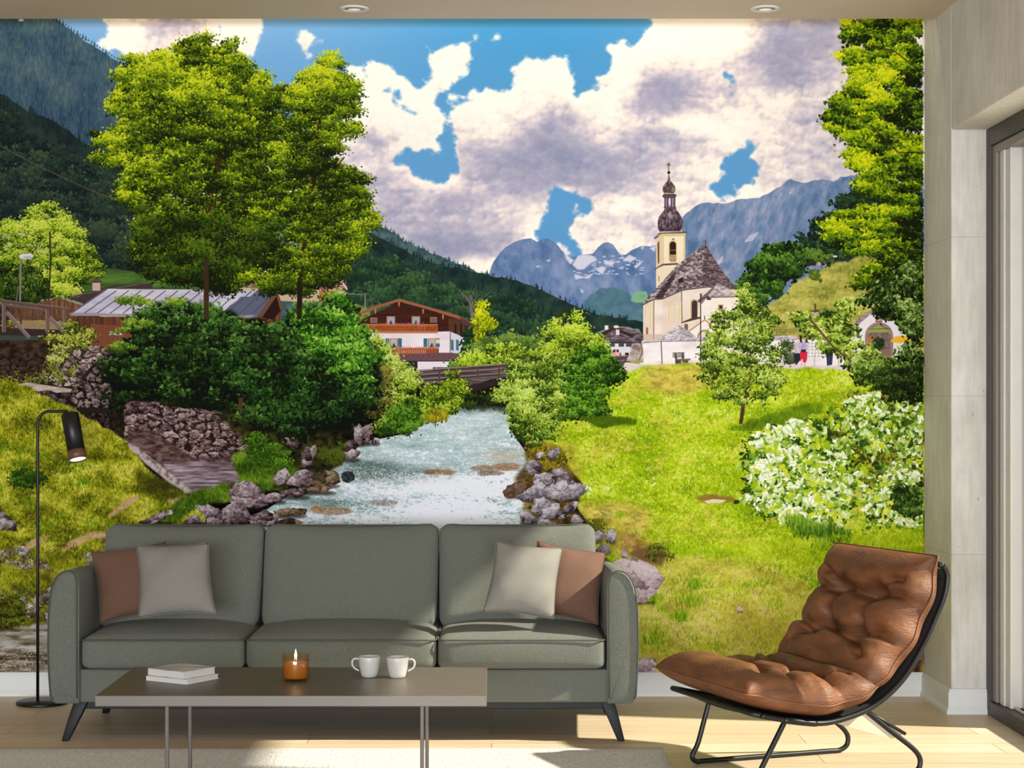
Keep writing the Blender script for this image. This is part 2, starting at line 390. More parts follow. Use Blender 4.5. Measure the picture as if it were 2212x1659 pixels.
def dab(x, y, tip, col, a=1., tone=0.):
    al, tn = tip
    h, w = al.shape[:2]
    xi = int(x - MX0 - w / 2); yi = int(y - MY0 - h / 2)
    if xi < 0 or yi < 0 or xi + w > MW or yi + h > MH: return
    r = CV[yi:yi + h, xi:xi + w]
    if tone: r += (col + tn * tone - r) * (al * a)
    else: r += (col - r) * (al * a)

def pick(M, n, r):
    y0, y1, x0, x1, m = M
    k = 0; xs = []; ys = []
    for _ in range(40):
        X = r.randint(0, x1 - x0, n * 2); Y = r.randint(0, y1 - y0, n * 2)
        ok = m[Y, X] > .5
        xs.append(X[ok]); ys.append(Y[ok]); k += ok.sum()
        if k >= n: break
    X = np.concatenate(xs)[:n] + x0 + MX0; Y = np.concatenate(ys)[:n] + y0 + MY0
    return X.astype(float), Y.astype(float)

PATCH = fbm(MH // 2 + 2, MW // 2 + 2, 24, 18, 3, .55, 77)
def foliage(pts, tip, pal, R=26, leaf=60, dens=1., bias=0., base=None, seed=5, jit=.22, order='down', a=1., j=6, flat=.75, tone=8, under=1.):
    """a crown: dark undercoat, then clumps of leaves, each lit on its upper side"""
    r = np.random.RandomState(seed)
    if j: pts = jag(pts, j, 16, seed)
    M = mask(pts, 1)
    if M is None: return
    Me = blur(np.pad(M[4], 2), max(1, R * .3))[2:-2, 2:-2]; M = M[:4] + ((Me > .60).astype(np.float32),)
    if M[4].sum() < 4: return
    area = M[4].sum(); T = TIP[tip]; ts = T[len(T) // 2][0].shape[0] * .42
    pal = np.asarray(pal, np.float32)
    nb = int(area / (ts * ts) * 1.1 * under)
    X, Y = pick(M, nb, r)
    for x, y in zip(X, Y):
        dab(x, y, T[r.randint(len(T))], pal[0] * (.75 + .7 * r.rand()) if base is None else np.float32(base) * (.8 + .4 * r.rand()), .9 * a)
    nc = int(area / (R * R) * 1.6 * dens)
    X, Y = pick(M, nc, r)
    o = np.argsort(Y + r.randn(len(Y)) * R * 1.2)
    if order == 'up': o = o[::-1]
    for i in o:
        cx, cy = X[i], Y[i]; RR = R * (.55 + .8 * r.rand())
        cb = (bias(cx, cy) if callable(bias) else bias) + r.randn() * .10 + (PATCH[int(cy - MY0) // 2, int(cx - MX0) // 2] - .5) * .55
        n = int(leaf * (RR / R) ** 2)
        dx = r.randn(n) * RR * .52; dy = r.randn(n) * RR * .42 * flat
        t = .42 - dy / RR * .62 + cb + r.randn(n) * jit
        od = np.argsort(-dy + r.randn(n) * RR * .3) if True else range(n)
        cols = ramp(t, pal)
        for k in od:
            dab(cx + dx[k], cy + dy[k], T[r.randint(len(T))], cols[k], a, tone * (.5 + t[k]) if tone else 0)

def grass(pts, pal, n, tip='blade', s=(60, 28), seed=7, a=1., under=True, jit=.18, j=5, bias=None, und=1., soft=2):
    r = np.random.RandomState(seed)
    if j: pts = jag(pts, j, 18, seed)
    M = mask(pts, 2)
    if M is None: return
    y0, y1, x0, x1, m = M; h, w = m.shape
    big = fbm(h, w, s[0], s[1], 4, .6, seed); fine = fbm(h, w, 5, 4, 3, .8, seed + 1)
    t = big * .62 + fine * .38
    if bias is not None:
        t = t + bias(np.arange(x0 + MX0, x1 + MX0)[None, :], np.arange(y0 + MY0, y1 + MY0)[:, None])
    if under: lay((y0, y1, x0, x1, blur(m, soft)), ramp(t, pal), und)
    X, Y = pick(M, n, r); T = TIP[tip]
    tt = t[(Y - MY0 - y0).astype(int), (X - MX0 - x0).astype(int)] + r.randn(len(X)) * jit
    cols = ramp(tt, pal)
    for x, y, c in zip(X, Y, cols): dab(x, y, T[r.randint(len(T))], c, a * .85)

def stones(pts, pal, gap, s=20, ay=.75, seed=4, thr=.12, j=3, lit=.5, a=1.):
    if j: pts = jag(pts, j, 12, seed)
    M = mask(pts)
    if M is None: return
    y0, y1, x0, x1, m = M; h, w = m.shape
    f1, f2, v, ox, oy = voro(h, w, s, seed, ay)
    n = fbm(h, w, 7, 5, 4, .7, seed + 3)
    t = .25 + v * .35 - (ox * .35 + oy * .6) * lit + (n - .5) * .9
    col = ramp(t, pal)
    e = np.clip(((f2 - f1) - thr + (n - .5) * .18) / .1, 0, 1)[..., None]
    col = np.asarray(gap, np.float32) * (.6 + .8 * n[..., None]) * (1 - e) + col * e
    lay((y0, y1, x0, x1, m), col, a)

def rock(pts, pal=None, seed=1, s=30, a=1., dark=.55):
    """a boulder: facets, crust, pale on its upper side, dark under its lower rim"""
    pal = pal or [(38, 28, 28), (98, 84, 88), (150, 137, 140), (200, 190, 192)]
    pts = jag(pts, 2.2, 7, seed)
    M = mask(pts)
    if M is None: return
    y0, y1, x0, x1, m = M; h, w = m.shape
    f1, f2, v, ox, oy = voro(h, w, s, seed, .9)
    n = fbm(h, w, 9, 7, 5, .75, seed + 3)
    yy = np.linspace(0, 1, h)[:, None]; xx = np.linspace(0, 1, w)[None]
    inner = blur(m, max(2, min(h, w) // 7))
    n3 = fbm(h, w, 4, 3, 3, .8, seed + 5)
    t = .88 - yy * .42 - xx * .10 + (v - .5) * .62 - (ox * .35 + oy * .65) * .42 + (n - .5) * .55 + (n3 - .5) * .16 - (1 - inner) * .40
    t -= np.clip(.06 - (f2 - f1), 0, 1) * 4 + np.clip(.22 - n3, 0, 1) * .9
    lay((y0, y1, x0, x1, m), ramp(t, pal), a)

def lumps(cx, cy, spread, n, size, seed, pal=None):
    r = np.random.RandomState(seed)
    c = [(cx + r.randn() * spread[0], cy + r.randn() * spread[1], size * (.5 + .9 * r.rand())) for _ in range(n)]
    for k, (x, y, q) in enumerate(sorted(c, key=lambda e: e[1])):
        rock([(x + q * np.cos(t) * (1 + .25 * r.randn()) * 1.25, y + q * np.sin(t) * .75 * (1 + .2 * r.randn())) for t in np.linspace(0, 6.28, 9)[:-1]], pal, seed + k)

def voro(h, w, s, seed, ay=1.):
    r = np.random.RandomState(seed); sy = s * ay
    gh = int(h / sy) + 4; gw = int(w / s) + 4
    jx = r.rand(gh, gw).astype(np.float32) * .8 + .1; jy = r.rand(gh, gw).astype(np.float32) * .8 + .1; val = r.rand(gh, gw).astype(np.float32)
    yy, xx = np.mgrid[0:h, 0:w].astype(np.float32)
    wob = fbm(h, w, s * .5, s * .5, 3, .6, seed + 9) - .5
    xx = xx / s + wob * .35 + 1; yy = yy / sy + wob[:, ::-1] * .35 + 1
    iy = yy.astype(int); ix = xx.astype(int)
    f1 = np.full((h, w), 9., np.float32); f2 = f1.copy(); v = np.zeros((h, w), np.float32); ox = v.copy(); oy = v.copy()
    for dy in (-1, 0, 1):
        for dx in (-1, 0, 1):
            cy = np.clip(iy + dy, 0, gh - 1); cx = np.clip(ix + dx, 0, gw - 1)
            ex = xx - (cx + jx[cy, cx]); ey = yy - (cy + jy[cy, cx]); d = np.hypot(ex, ey)
            n = d < f1
            f2 = np.where(n, f1, np.minimum(f2, d)); v = np.where(n, val[cy, cx], v)
            ox = np.where(n, ex, ox); oy = np.where(n, ey, oy); f1 = np.where(n, d, f1)
    return f1, f2, v, ox, oy

# ================================================================ sky
yy, xx = np.mgrid[MY0:MY1, MX0:MX1].astype(np.float32)
def gau(cx, cy, rx, ry, p=1.):
    return np.exp(-(((xx[:SKYH] - cx) / rx) ** 2 + ((yy[:SKYH] - cy) / ry) ** 2) ** p)
SKYH = 720 - MY0
g0 = np.clip((yy[:SKYH] - 40) / 560, 0, 1)[..., None]
mid = gau(1180, 60, 380, 240)[..., None]
blue = np.float32((132, 178, 226)) * (1 - g0) + np.float32((92, 150, 205)) * g0
blue = blue * (1 - mid) + np.float32((74, 160, 216)) * mid
r5 = gau(1500, 300, 900, 260)[..., None] * .6
blue = blue * (1 - r5) + np.float32((84, 150, 200)) * r5
CV[:SKYH] = blue
cov = np.ones((SKYH, MW), np.float32)
def cut(pts, val):
    M = mask(pts, 1)
    y0, y1, x0, x1, m = M; y1 = min(y1, SKYH); m = m[:y1 - y0]
    cov[y0:y1, x0:x1] = cov[y0:y1, x0:x1] * (1 - m) + val * m
cut([(567, 30), (574, 70), (560, 95), (540, 108), (530, 130), (540, 300), (735, 300), (738, 150), (745, 143), (760, 140), (785, 158), (800, 158), (822, 146), (845, 150), (862, 165), (875, 182), (892, 192), (915, 186), (930, 172), (932, 150), (927, 135),
     (936, 110), (948, 100), (965, 98), (982, 108), (990, 85), (1000, 66), (1010, 80), (1012, 95), (1028, 105), (1025, 130), (1008, 148), (994, 168), (985, 178), (975, 190), (1000, 182), (1022, 192), (1032, 212), (1052, 196), (1068, 192), (1078, 206), (1092, 195), (1096, 170), (1115, 145), (1140, 138),
     (1157, 128), (1185, 130), (1200, 137), (1222, 134), (1236, 162), (1226, 180), (1235, 205), (1232, 222), (1240, 240), (1248, 232), (1255, 208), (1275, 202), (1294, 192), (1298, 170), (1320, 140), (1311, 105), (1328, 85), (1345, 82), (1365, 95), (1380, 90), (1388, 72), (1410, 55), (1422, 30)], 0)
cut([(60, 30), (222, 30), (219, 60), (220, 95), (236, 112), (262, 128), (280, 160), (200, 160)], 0)
for p in ([(768, 192), (785, 200), (800, 202), (815, 194), (838, 200), (858, 216), (866, 226), (882, 226), (897, 222), (910, 248), (920, 262), (903, 262), (890, 248), (880, 240), (862, 240), (850, 228), (836, 212), (820, 216), (806, 208), (790, 213), (782, 228), (768, 222)],
          [(936, 212), (955, 200), (975, 188), (1000, 182), (1022, 192), (1032, 205), (1025, 222), (1003, 226), (985, 237), (968, 262), (980, 276), (1000, 268), (1003, 288), (984, 300), (998, 315), (992, 340), (976, 372), (960, 380), (942, 384), (926, 388), (902, 382), (888, 362), (862, 350), (858, 330), (872, 325), (890, 324), (910, 335), (930, 334), (946, 322), (962, 300), (958, 268), (944, 244), (950, 232)],
          [(1155, 468), (1175, 442), (1205, 420), (1238, 406), (1270, 410), (1296, 425), (1308, 432), (1280, 450), (1252, 462), (1222, 482), (1214, 492), (1240, 508), (1252, 525), (1254, 556), (1232, 556), (1212, 530), (1205, 515), (1180, 520), (1150, 504), (1168, 496), (1170, 482)],
          [(1528, 398), (1556, 366), (1588, 340), (1610, 320), (1638, 318), (1652, 324), (1632, 346), (1626, 372), (1604, 398), (1608, 415), (1590, 427), (1572, 414), (1556, 428), (1540, 414)],
          [(1554, 166), (1566, 158), (1574, 180), (1570, 204), (1560, 198)], [(1506, 92), (1520, 86), (1534, 100), (1526, 112)], [(455, 62), (468, 54), (474, 78), (462, 88), (452, 76)], [(476, 40), (492, 40), (486, 50)], [(1130, 392), (1150, 398), (1140, 404)]): cut(p, 0)
for p in ([(655, 84), (672, 76), (684, 78), (700, 92), (694, 106), (682, 108), (676, 118), (690, 128), (704, 132), (690, 134), (668, 122), (656, 112), (664, 100)], [(714, 88), (728, 88), (740, 100), (736, 106), (722, 96)], [(758, 116), (772, 114), (784, 124), (778, 132), (764, 124)],
          [(1022, 70), (1040, 66), (1060, 74), (1076, 66), (1086, 76), (1072, 94), (1062, 96), (1068, 78), (1040, 80)], [(1084, 52), (1098, 46), (1096, 56), (1088, 60)], [(1012, 190), (1024, 186), (1044, 204), (1036, 206), (1020, 214)], [(1276, 184), (1292, 180), (1286, 190)], [(1370, 60), (1382, 66), (1388, 80), (1378, 74)],
          [(1590, 400), (1600, 386), (1604, 392), (1594, 414)], [(966, 200), (988, 204), (1006, 220), (990, 226), (970, 216)]): cut(p, .8)
# break the cloud rims up: displaced look-up, twice
n1 = fbm(SKYH, MW, 46, 40, 5, .6, 21) - .5; n2 = fbm(SKYH, MW, 46, 40, 5, .6, 22) - .5
yi = np.clip((yy[:SKYH] - MY0 + n1 * 34), 0, SKYH - 1).astype(int); xi = np.clip(xx[:SKYH] - MX0 + n2 * 34, 0, MW - 1).astype(int)
cov = cov[yi, xi]
n3_ = fbm(SKYH, MW, 15, 12, 4, .7, 27) - .5; n4_ = fbm(SKYH, MW, 15, 12, 4, .7, 28) - .5
yi = np.clip(yy[:SKYH] - MY0 + n3_ * 22, 0, SKYH - 1).astype(int); xi = np.clip(xx[:SKYH] - MX0 + n4_ * 22, 0, MW - 1).astype(int)
cov = cov[yi, xi]
PF = np.zeros((SKYH, MW), np.float32)
for sc, am, sd_ in ((64, .5, 35), (30, .32, 36), (14, .2, 37)):
    f1 = voro(SKYH, MW, sc, sd_, .85)[0]; PF += am * np.sqrt(np.clip(1 - (f1 * 1.15) ** 2, 0, 1))
PF = blur(PF, 1); cs = np.clip(blur(cov, 7) + (PF - .72) * .42 * (blur(cov, 7) > .03), 0, 1); det = fbm(SKYH, MW, 16, 13, 4, .7, 24)
al = np.clip((cs - .5) * 2.6 + .5 + (det - .5) * 1.9 * (1 - np.abs(cs * 2 - 1)), 0, 1)
al = blur(al, 1)
# light and shade of the printed clouds
S = np.full((SKYH, MW), .30, np.float32)
for cx, cy, rx, ry, v in ((1180, 345, 130, 60, .62), (1080, 330, 110, 50, .35), (1210, 270, 60, 60, .42), (1150, 410, 150, 40, .35), (1100, 240, 60, 30, .12), (1330, 320, 140, 60, .42), (1440, 170, 60, 45, .50), (1470, 220, 80, 50, .45), (1390, 240, 60, 60, .3), (1380, 400, 110, 50, .25),
                          (1700, 120, 110, 55, .62), (1680, 60, 90, 60, .42), (1720, 170, 90, 26, .35), (1800, 60, 60, 60, .35), (1760, 250, 80, 40, .3), (1600, 240, 60, 60, .10), (1780, 330, 90, 60, .28), (840, 290, 60, 35, .34), (790, 330, 60, 60, .18), (1000, 440, 120, 60, .22), (900, 480, 120, 70, .42),
                          (820, 420, 70, 60, .2), (960, 530, 80, 40, .45), (1050, 520, 70, 40, .32), (380, 55, 60, 26, .42), (330, 60, 60, 20, .2), (470, 110, 60, 20, .15), (1330, 480, 90, 40, .1), (1260, 215, 40, 60, .0), (880, 360, 60, 50, .1), (1520, 330, 60, 60, .15)):
    S += gau(cx, cy, rx, ry) * v
for cx, cy, rx, ry, v in ((1180, 165, 70, 42, .55), (1120, 200, 60, 40, .4), (1430, 80, 90, 50, .6), (1540, 80, 80, 60, .62), (1350, 130, 60, 60, .5), (1290, 240, 60, 50, .45), (1050, 215, 40, 35, .4), (1060, 290, 60, 35, .35), (960, 130, 50, 50, .55), (880, 220, 130, 50, .45), (900, 290, 90, 40, .35), (820, 215, 60, 40, .4), (800, 170, 60, 30, .4),
                          (1480, 262, 60, 22, .55), (1390, 255, 30, 20, .3), (1570, 285, 60, 30, .4), (260, 90, 50, 40, .45), (520, 70, 60, 50, .45), (1215, 408, 50, 10, .5), (1340, 440, 70, 30, .35), (1650, 250, 90, 30, .2), (1600, 60, 60, 60, .3), (1150, 520, 30, 40, .3), (1640, 420, 60, 30, .25), (1510, 380, 60, 50, .2), (1130, 440, 60, 22, .3), (1290, 300, 50, 30, .3),
                          (1040, 570, 50, 25, .3), (760, 250, 40, 60, .2), (1000, 400, 90, 20, .2), (910, 440, 60, 30, .2)):
    S -= gau(cx, cy, rx, ry) * v
# rims glow, billows
rim = np.clip(blur(al, 10) - np.roll(blur(al, 10), -14, 0), -1, 1)
d = np.roll(blur(al, 9), 9, 0) ; S -= np.clip(al - d, 0, 1) * .5
b1 = fbm(SKYH, MW, 60, 48, 6, .55, 31); b2 = 1 - np.abs(fbm(SKYH, MW, 34, 26, 4, .55, 32) * 2 - 1)
S += (b1 - .5) * .26 + (.5 - b2) * .06
hh_ = fbm(SKYH, MW, 90, 80, 6, .52, 33); em = blur(hh_ - np.roll(np.roll(hh_, 9, 0), -4, 1), 1); S -= blur(em, 2) * .8; S -= (PF - .74) * .42; ep = PF - np.roll(np.roll(PF, 5, 0), 3, 1); S -= np.clip(blur(ep, 1), -.2, .2) * .9
S = np.where(S > .72, .72 + (S - .72) * .45, S); S = np.where(S < .12, .12 + (S - .12) * .5, S) + (det - .5) * .10
cl = ramp(S, [(255, 250, 240), (250, 238, 228), (224, 211, 216), (196, 188, 203), (170, 167, 190), (146, 149, 178)])
CV[:SKYH] += (cl - CV[:SKYH]) * al[..., None]

# ================================================================ far mountains
def ridge(pts, pal, s, seed, j=3, streak=None, o=6):
    p = jag(pts, j, 9, seed); M = mask(p, 2); y0, y1, x0, x1, m = M; h, w = m.shape
    n = fbm(h, w, s[0], s[1], o, .65, seed); n2 = 1 - np.abs(fbm(h, w, s[0] * .8, s[1] * 1.4, 5, .6, seed + 1) * 2 - 1)
    t = n * .6 + n2 * .4
    if streak:
        sh = (np.arange(h)[:, None] * streak).astype(int); ix = (np.arange(w)[None] + sh) % w
        t = t[np.arange(h)[:, None], ix]
    lay(M, ramp(t, pal))
ROCKP = [(80, 106, 142), (96, 121, 160), (112, 134, 170), (132, 147, 180), (162, 164, 190)]
ridge([(1470, 720), (1474, 470), (1490, 455), (1512, 441), (1530, 437), (1560, 440), (1602, 430), (1640, 428), (1668, 412), (1686, 404), (1692, 396), (1706, 386), (1716, 390), (1740, 396), (1776, 386), (1800, 392), (1815, 382), (1850, 380), (1900, 390), (1997, 410), (1997, 720)], ROCKP, (22, 34), 41, 2, .25)
for p in ([(1606, 524), (1618, 508), (1640, 500), (1626, 520)], [(1548, 566), (1562, 552), (1560, 566), (1550, 574)], [(1786, 434), (1800, 430), (1796, 437)], [(1702, 416), (1712, 414), (1708, 418)]): poly(p, (196, 192, 212), .8, j=2)
for k in range(26):
    x = 1490 + rg.rand() * 260; y = 470 + rg.rand() * 120
    poly([(x, y), (x + 6 + rg.rand() * 10, y - 16 - rg.rand() * 24), (x + 10 + rg.rand() * 12, y - 12), (x + 3, y + 8)], (160, 160, 186), .45, j=2, seed=k, soft=1)
ridge([(1040, 720), (1056, 596), (1066, 566), (1080, 546), (1092, 534), (1110, 524), (1130, 517), (1146, 515), (1160, 522), (1172, 516), (1184, 515), (1198, 524), (1212, 540), (1228, 556), (1246, 552), (1264, 550), (1280, 549), (1292, 534), (1304, 525), (1313, 523), (1324, 529), (1334, 542), (1342, 551), (1352, 550), (1366, 540), (1384, 532), (1404, 532), (1430, 524), (1470, 520), (1480, 720)],
      [(74, 100, 144), (88, 114, 158), (102, 126, 168), (120, 140, 178), (138, 152, 186)], (34, 40), 42, 1.5, -.15)
for p in ([(1216, 540), (1226, 552), (1240, 562), (1232, 572), (1222, 560)], [(1236, 572), (1248, 552), (1276, 551), (1292, 562), (1276, 570), (1262, 580), (1248, 582)], [(1240, 592), (1262, 598), (1284, 588), (1272, 602), (1242, 604)], [(1272, 584), (1300, 576), (1310, 578), (1300, 594), (1288, 584)], [(1306, 562), (1330, 566), (1322, 574), (1304, 570)],
          [(1346, 560), (1360, 550), (1376, 558), (1362, 566), (1346, 564)], [(1334, 546), (1350, 548), (1344, 552)], [(1368, 576), (1382, 566), (1386, 568), (1374, 580)], [(1402, 536), (1418, 530), (1414, 544)], [(1180, 562), (1190, 560), (1186, 566)], [(1158, 574), (1170, 576), (1160, 578)], [(1384, 534), (1392, 532), (1388, 540)], [(1254, 622), (1262, 632), (1256, 632)]):
    poly(p, (214, 212, 230), .95, j=2.5, soft=1)
for k in range(70):
    x = 1236 + rg.rand() * 150; y = 552 + rg.rand() * 44; q = 2 + rg.rand() * 7; poly([(x, y), (x + q, y - 1.5), (x + q * 1.6, y + 1), (x + q * .6, y + 2.4)], (206, 206, 226), .7, j=.6, soft=0)
ridge([(1230, 720), (1256, 660), (1276, 636), (1300, 622), (1330, 622), (1360, 634), (1372, 650), (1400, 640), (1480, 620), (1480, 720)], [(62, 98, 122), (78, 114, 132), (94, 130, 138)], (24, 18), 43, 2)
ridge([(1362, 650), (1366, 636), (1382, 628), (1396, 630), (1402, 648), (1396, 654), (1372, 654)], [(110, 160, 128), (134, 182, 138)], (24, 18), 44, 1)
ridge([(1540, 720), (1560, 680), (1600, 600), (1620, 600), (1620, 720)], [(52, 92, 110), (70, 108, 120)], (20, 20), 45, 1)
# big wooded mountain top left
M = mask(jag([(-157, 30), (112, 30), (130, 48), (150, 62), (188, 92), (222, 112), (246, 128), (262, 134), (278, 150), (310, 200), (330, 480), (-157, 480)], 1.6, 7, 6), 2)
y0, y1, x0, x1, m = M; h, w = m.shape
t = fbm(h, w, 50, 60, 4, .5, 51) * .5 + fbm(h, w, 3.5, 11, 3, .7, 52) * .5
c = ramp(t, [(40, 62, 78), (54, 78, 92), (70, 92, 98), (88, 106, 106)])
gy = np.linspace(0, 1, h)[:, None, None]; c = c * (1.1 - .25 * gy) + np.float32((4, 4, 14)) * gy
lay(M, c)
ell(46, 44, 6, 3, (230, 230, 240), .8); poly([(28, 88), (48, 96), (44, 110), (30, 104)], (98, 116, 96), .5, j=3, soft=3)
for k in range(26):
    x = 118 + k * 6.2; y = 38 + (x - 118) * .66; dab(x, y, TIP['spruce_s'][rg.randint(3)], np.float32((50, 72, 72)), .9)
# darker wooded shoulder in front of it
P2 = [(-157, 150), (-60, 176), (0, 204), (26, 218), (56, 238), (92, 252), (116, 262), (148, 282), (176, 306), (214, 326), (262, 352), (310, 400), (340, 620), (-157, 640)]
poly(P2, None, pal=[(22, 34, 36), (34, 48, 44), (44, 58, 48)], s=(40, 30), j=4, seed=53)
for k in range(110):
    x = -150 + rg.rand() * 400; yb = np.interp(x, [p[0] for p in P2[:12]], [p[1] for p in P2[:12]])
    dab(x, yb + rg.rand() * 34 - 4, TIP['spruce'][rg.randint(4)], np.float32((30, 42, 42)) * (.8 + .35 * rg.rand()), .9, 3)
foliage([(-157, 250), (0, 250), (60, 290), (150, 340), (230, 380), (300, 420), (330, 620), (-157, 640)], 'puff_s', [(18, 28, 30), (30, 44, 38), (46, 62, 46), (64, 80, 54)], R=24, leaf=60, dens=1.3, seed=54, bias=-.05, jit=.12, j=4, tone=2)
line([(-157, 232), (-60, 280), (0, 315), (90, 362), (180, 404), (285, 446)], 1.6, (96, 78, 70))
# meadow strip on the left
poly([(150, 640), (200, 585), (230, 578), (300, 590), (480, 610), (620, 600), (620, 660), (150, 660)], None, pal=[(50, 74, 34), (68, 100, 40), (84, 120, 50)], s=(60, 10), j=2, seed=56)
# wooded hill centre, two layers
P3 = [(600, 440), (740, 440), (766, 462), (806, 486), (850, 502), (872, 520), (900, 532), (930, 548), (962, 560), (1000, 574), (1030, 590), (1066, 600), (1066, 720), (600, 720)]
poly(P3, None, pal=[(52, 76, 84), (68, 94, 98), (84, 110, 106)], s=(14, 12), j=3, seed=57)
for k in range(120):
    x = 740 + rg.rand() * 330; yb = np.interp(x, [p[0] for p in P3[:12]], [p[1] for p in P3[:12]])
    dab(x, yb + rg.rand() * 10 - 5, TIP['spruce_s'][rg.randint(3)], np.float32((54, 78, 82)) * (.85 + .3 * rg.rand()), .9, 3)
P4 = [(700, 470), (770, 496), (800, 502), (830, 516), (862, 534), (900, 556), (940, 570), (1000, 582), (1056, 596), (1100, 604), (1150, 618), (1200, 642), (1250, 664), (1300, 682), (1400, 696), (1400, 780), (700, 800)]
poly(P4, None, pal=[(20, 36, 38), (34, 54, 48), (46, 68, 54)], s=(26, 20), j=3, seed=58)
for k in range(520):
    x = 700 + rg.rand() * 700; yb = np.interp(x, [p[0] for p in P4[:15]], [p[1] for p in P4[:15]])
    q = rg.rand() ** 1.6; dab(x, yb + q * 90 - 6, TIP['spruce_s' if q < .3 else 'spruce'][rg.randint(3)], np.float32((26, 44, 44)) * (.75 + .55 * rg.rand()) + np.float32((0, 6, 0)) * q, .85, 4)
foliage([(740, 590), (820, 560), (880, 570), (960, 620), (1040, 640), (1120, 650), (1200, 690), (1210, 760), (1000, 770), (740, 720)], 'puff_s', [(20, 38, 32), (32, 56, 38), (48, 78, 46), (66, 98, 56)], R=18, leaf=38, dens=.95, seed=59, bias=-.02, jit=.12, j=4, tone=2, under=.3)
poly([(740, 664), (770, 656), (800, 668), (800, 690), (740, 700)], None, pal=[(110, 116, 56), (140, 144, 70)], s=(20, 8), seed=60)
# forest and sunny hillside on the right
foliage([(1724, 540), (1742, 508), (1764, 482), (1790, 464), (1812, 440), (1836, 424), (1856, 410), (1900, 410), (1997, 420), (1997, 600), (1860, 570), (1780, 570), (1730, 560)], 'puff_s', [(14, 28, 24), (26, 44, 32), (42, 66, 36), (64, 92, 40)], R=18, leaf=50, dens=1.4, seed=61, j=5, tone=2)
for k in range(7): dab(1838 + rg.randn() * 4, 392 + k * 5, TIP['puff_s'][rg.randint(12)], np.float32((34, 54, 48)), .9)
line([(1838, 384), (1838, 430)], 2, (34, 48, 42))
HILL = [(1560, 800), (1590, 745), (1634, 690), (1680, 645), (1735, 600), (1790, 574), (1850, 556), (1900, 548), (1997, 545), (1997, 830), (1560, 830)]
grass(HILL, [(98, 108, 40), (140, 142, 58), (170, 166, 72), (190, 184, 92), (206, 192, 108)], 5200, 'blade', (46, 16), 62, .6)
foliage([(1596, 640), (1604, 596), (1630, 556), (1664, 536), (1706, 528), (1740, 540), (1752, 560), (1730, 590), (1700, 610), (1660, 640), (1640, 680), (1600, 680)], 'puff_s', [(14, 26, 12), (30, 54, 16), (56, 92, 26), (98, 142, 44)], R=17, leaf=60, dens=1.6, seed=63, j=5, tone=5)
foliage([(1745, 560), (1748, 540), (1780, 536), (1800, 552), (1780, 566)], 'puff_s', [(24, 40, 14), (70, 100, 30), (100, 130, 44)], R=12, leaf=30, seed=64, j=3)
for p in ((1744, 566, 18, 8, (50, 38, 38)), (1766, 566, 6, 8, (214, 150, 90)), (1792, 556, 10, 6, (70, 60, 66)), (1800, 552, 8, 4, (220, 214, 220))): rect(p[0], p[1], p[0] + p[2], p[1] + p[3], p[4])
foliage([(1756, 592), (1762, 582), (1772, 596), (1770, 610), (1758, 606)], 'puff_s', [(70, 90, 30), (120, 140, 40)], R=8, leaf=14, seed=65, j=1); foliage([(1672, 640), (1680, 630), (1684, 646), (1676, 652)], 'puff_s', [(20, 40, 16), (50, 84, 26)], R=8, leaf=14, seed=66, j=1)
foliage([(1762, 704), (1768, 680), (1784, 672), (1802, 680), (1806, 704), (1800, 716), (1770, 716)], 'oval_s', [(16, 28, 12), (40, 66, 22), (84, 116, 40)], R=12, leaf=60, seed=67, j=3)

# ================================================================ small houses behind the bridge
poly([(1278, 722), (1310, 710), (1380, 710), (1386, 722)], (116, 138, 126)); poly([(1288, 724), (1330, 704), (1360, 706), (1388, 722), (1388, 742), (1300, 742)], None, pal=[(60, 48, 52), (104, 90, 98), (150, 138, 150)], s=(12, 3), seed=68)
poly([(1286, 726), (1326, 706), (1370, 724), (1366, 730), (1326, 712), (1290, 732)], (60, 36, 34)); rect(1306, 703, 1314, 712, (226, 220, 226)); rect(1330, 712, 1338, 724, (216, 208, 212)); rect(1296, 740, 1386, 775, (222, 214, 222)); rect(1300, 738, 1386, 742, (60, 44, 46))
for x in (1316, 1336, 1352): rect(x, 741, x + 12, 749, (66, 76, 84))
rect(1330, 762, 1342, 770, (150, 100, 90)); rect(1350, 762, 1358, 772, (40, 36, 40))
line([(1318, 768), (1318, 704), (1322, 699), (1332, 699)], 1.6, (54, 50, 56)); ell(1331, 706, 6, 3.5, (228, 206, 200)); rect(1311, 738, 1319, 742, (40, 60, 150))

# ================================================================ church
WALLC = (236, 220, 208)
poly([(1417, 516), (1431, 508), (1431, 574), (1417, 580)], (218, 198, 172)); poly([(1431, 508), (1480, 508), (1480, 600), (1431, 600)], (240, 224, 196), amt=8); rect(1431, 508, 1434, 572, (222, 200, 140)); rect(1476, 508, 1480, 566, (222, 200, 140)); rect(1417, 516, 1419, 576, (226, 204, 150))
rect(1417, 576, 1470, 622, (232, 214, 186)); poly([(1412, 582), (1431, 570), (1464, 568), (1464, 572), (1431, 574), (1414, 583)], (96, 80, 74)); rect(1422, 596, 1424, 608, (150, 120, 110))
poly([(1412, 515), (1424, 503), (1484, 500), (1484, 504), (1430, 507), (1414, 517)], (104, 84, 78)); poly([(1418, 510), (1430, 505), (1482, 504), (1480, 510), (1431, 511)], (214, 192, 140))
arch(1444, 519, 1462, 562, (214, 190, 132)); arch(1446.5, 522, 1460, 552, (52, 30, 30)); rect(1446.5, 540, 1460, 541.5, (150, 140, 136)); rect(1446.5, 550, 1460, 566, (176, 146, 110), amt=50, s=(3, 2)); poly([(1420, 526), (1424, 520), (1424, 568), (1421, 570)], (110, 70, 56)); ell(1454, 517, 3, 2, (150, 120, 90))
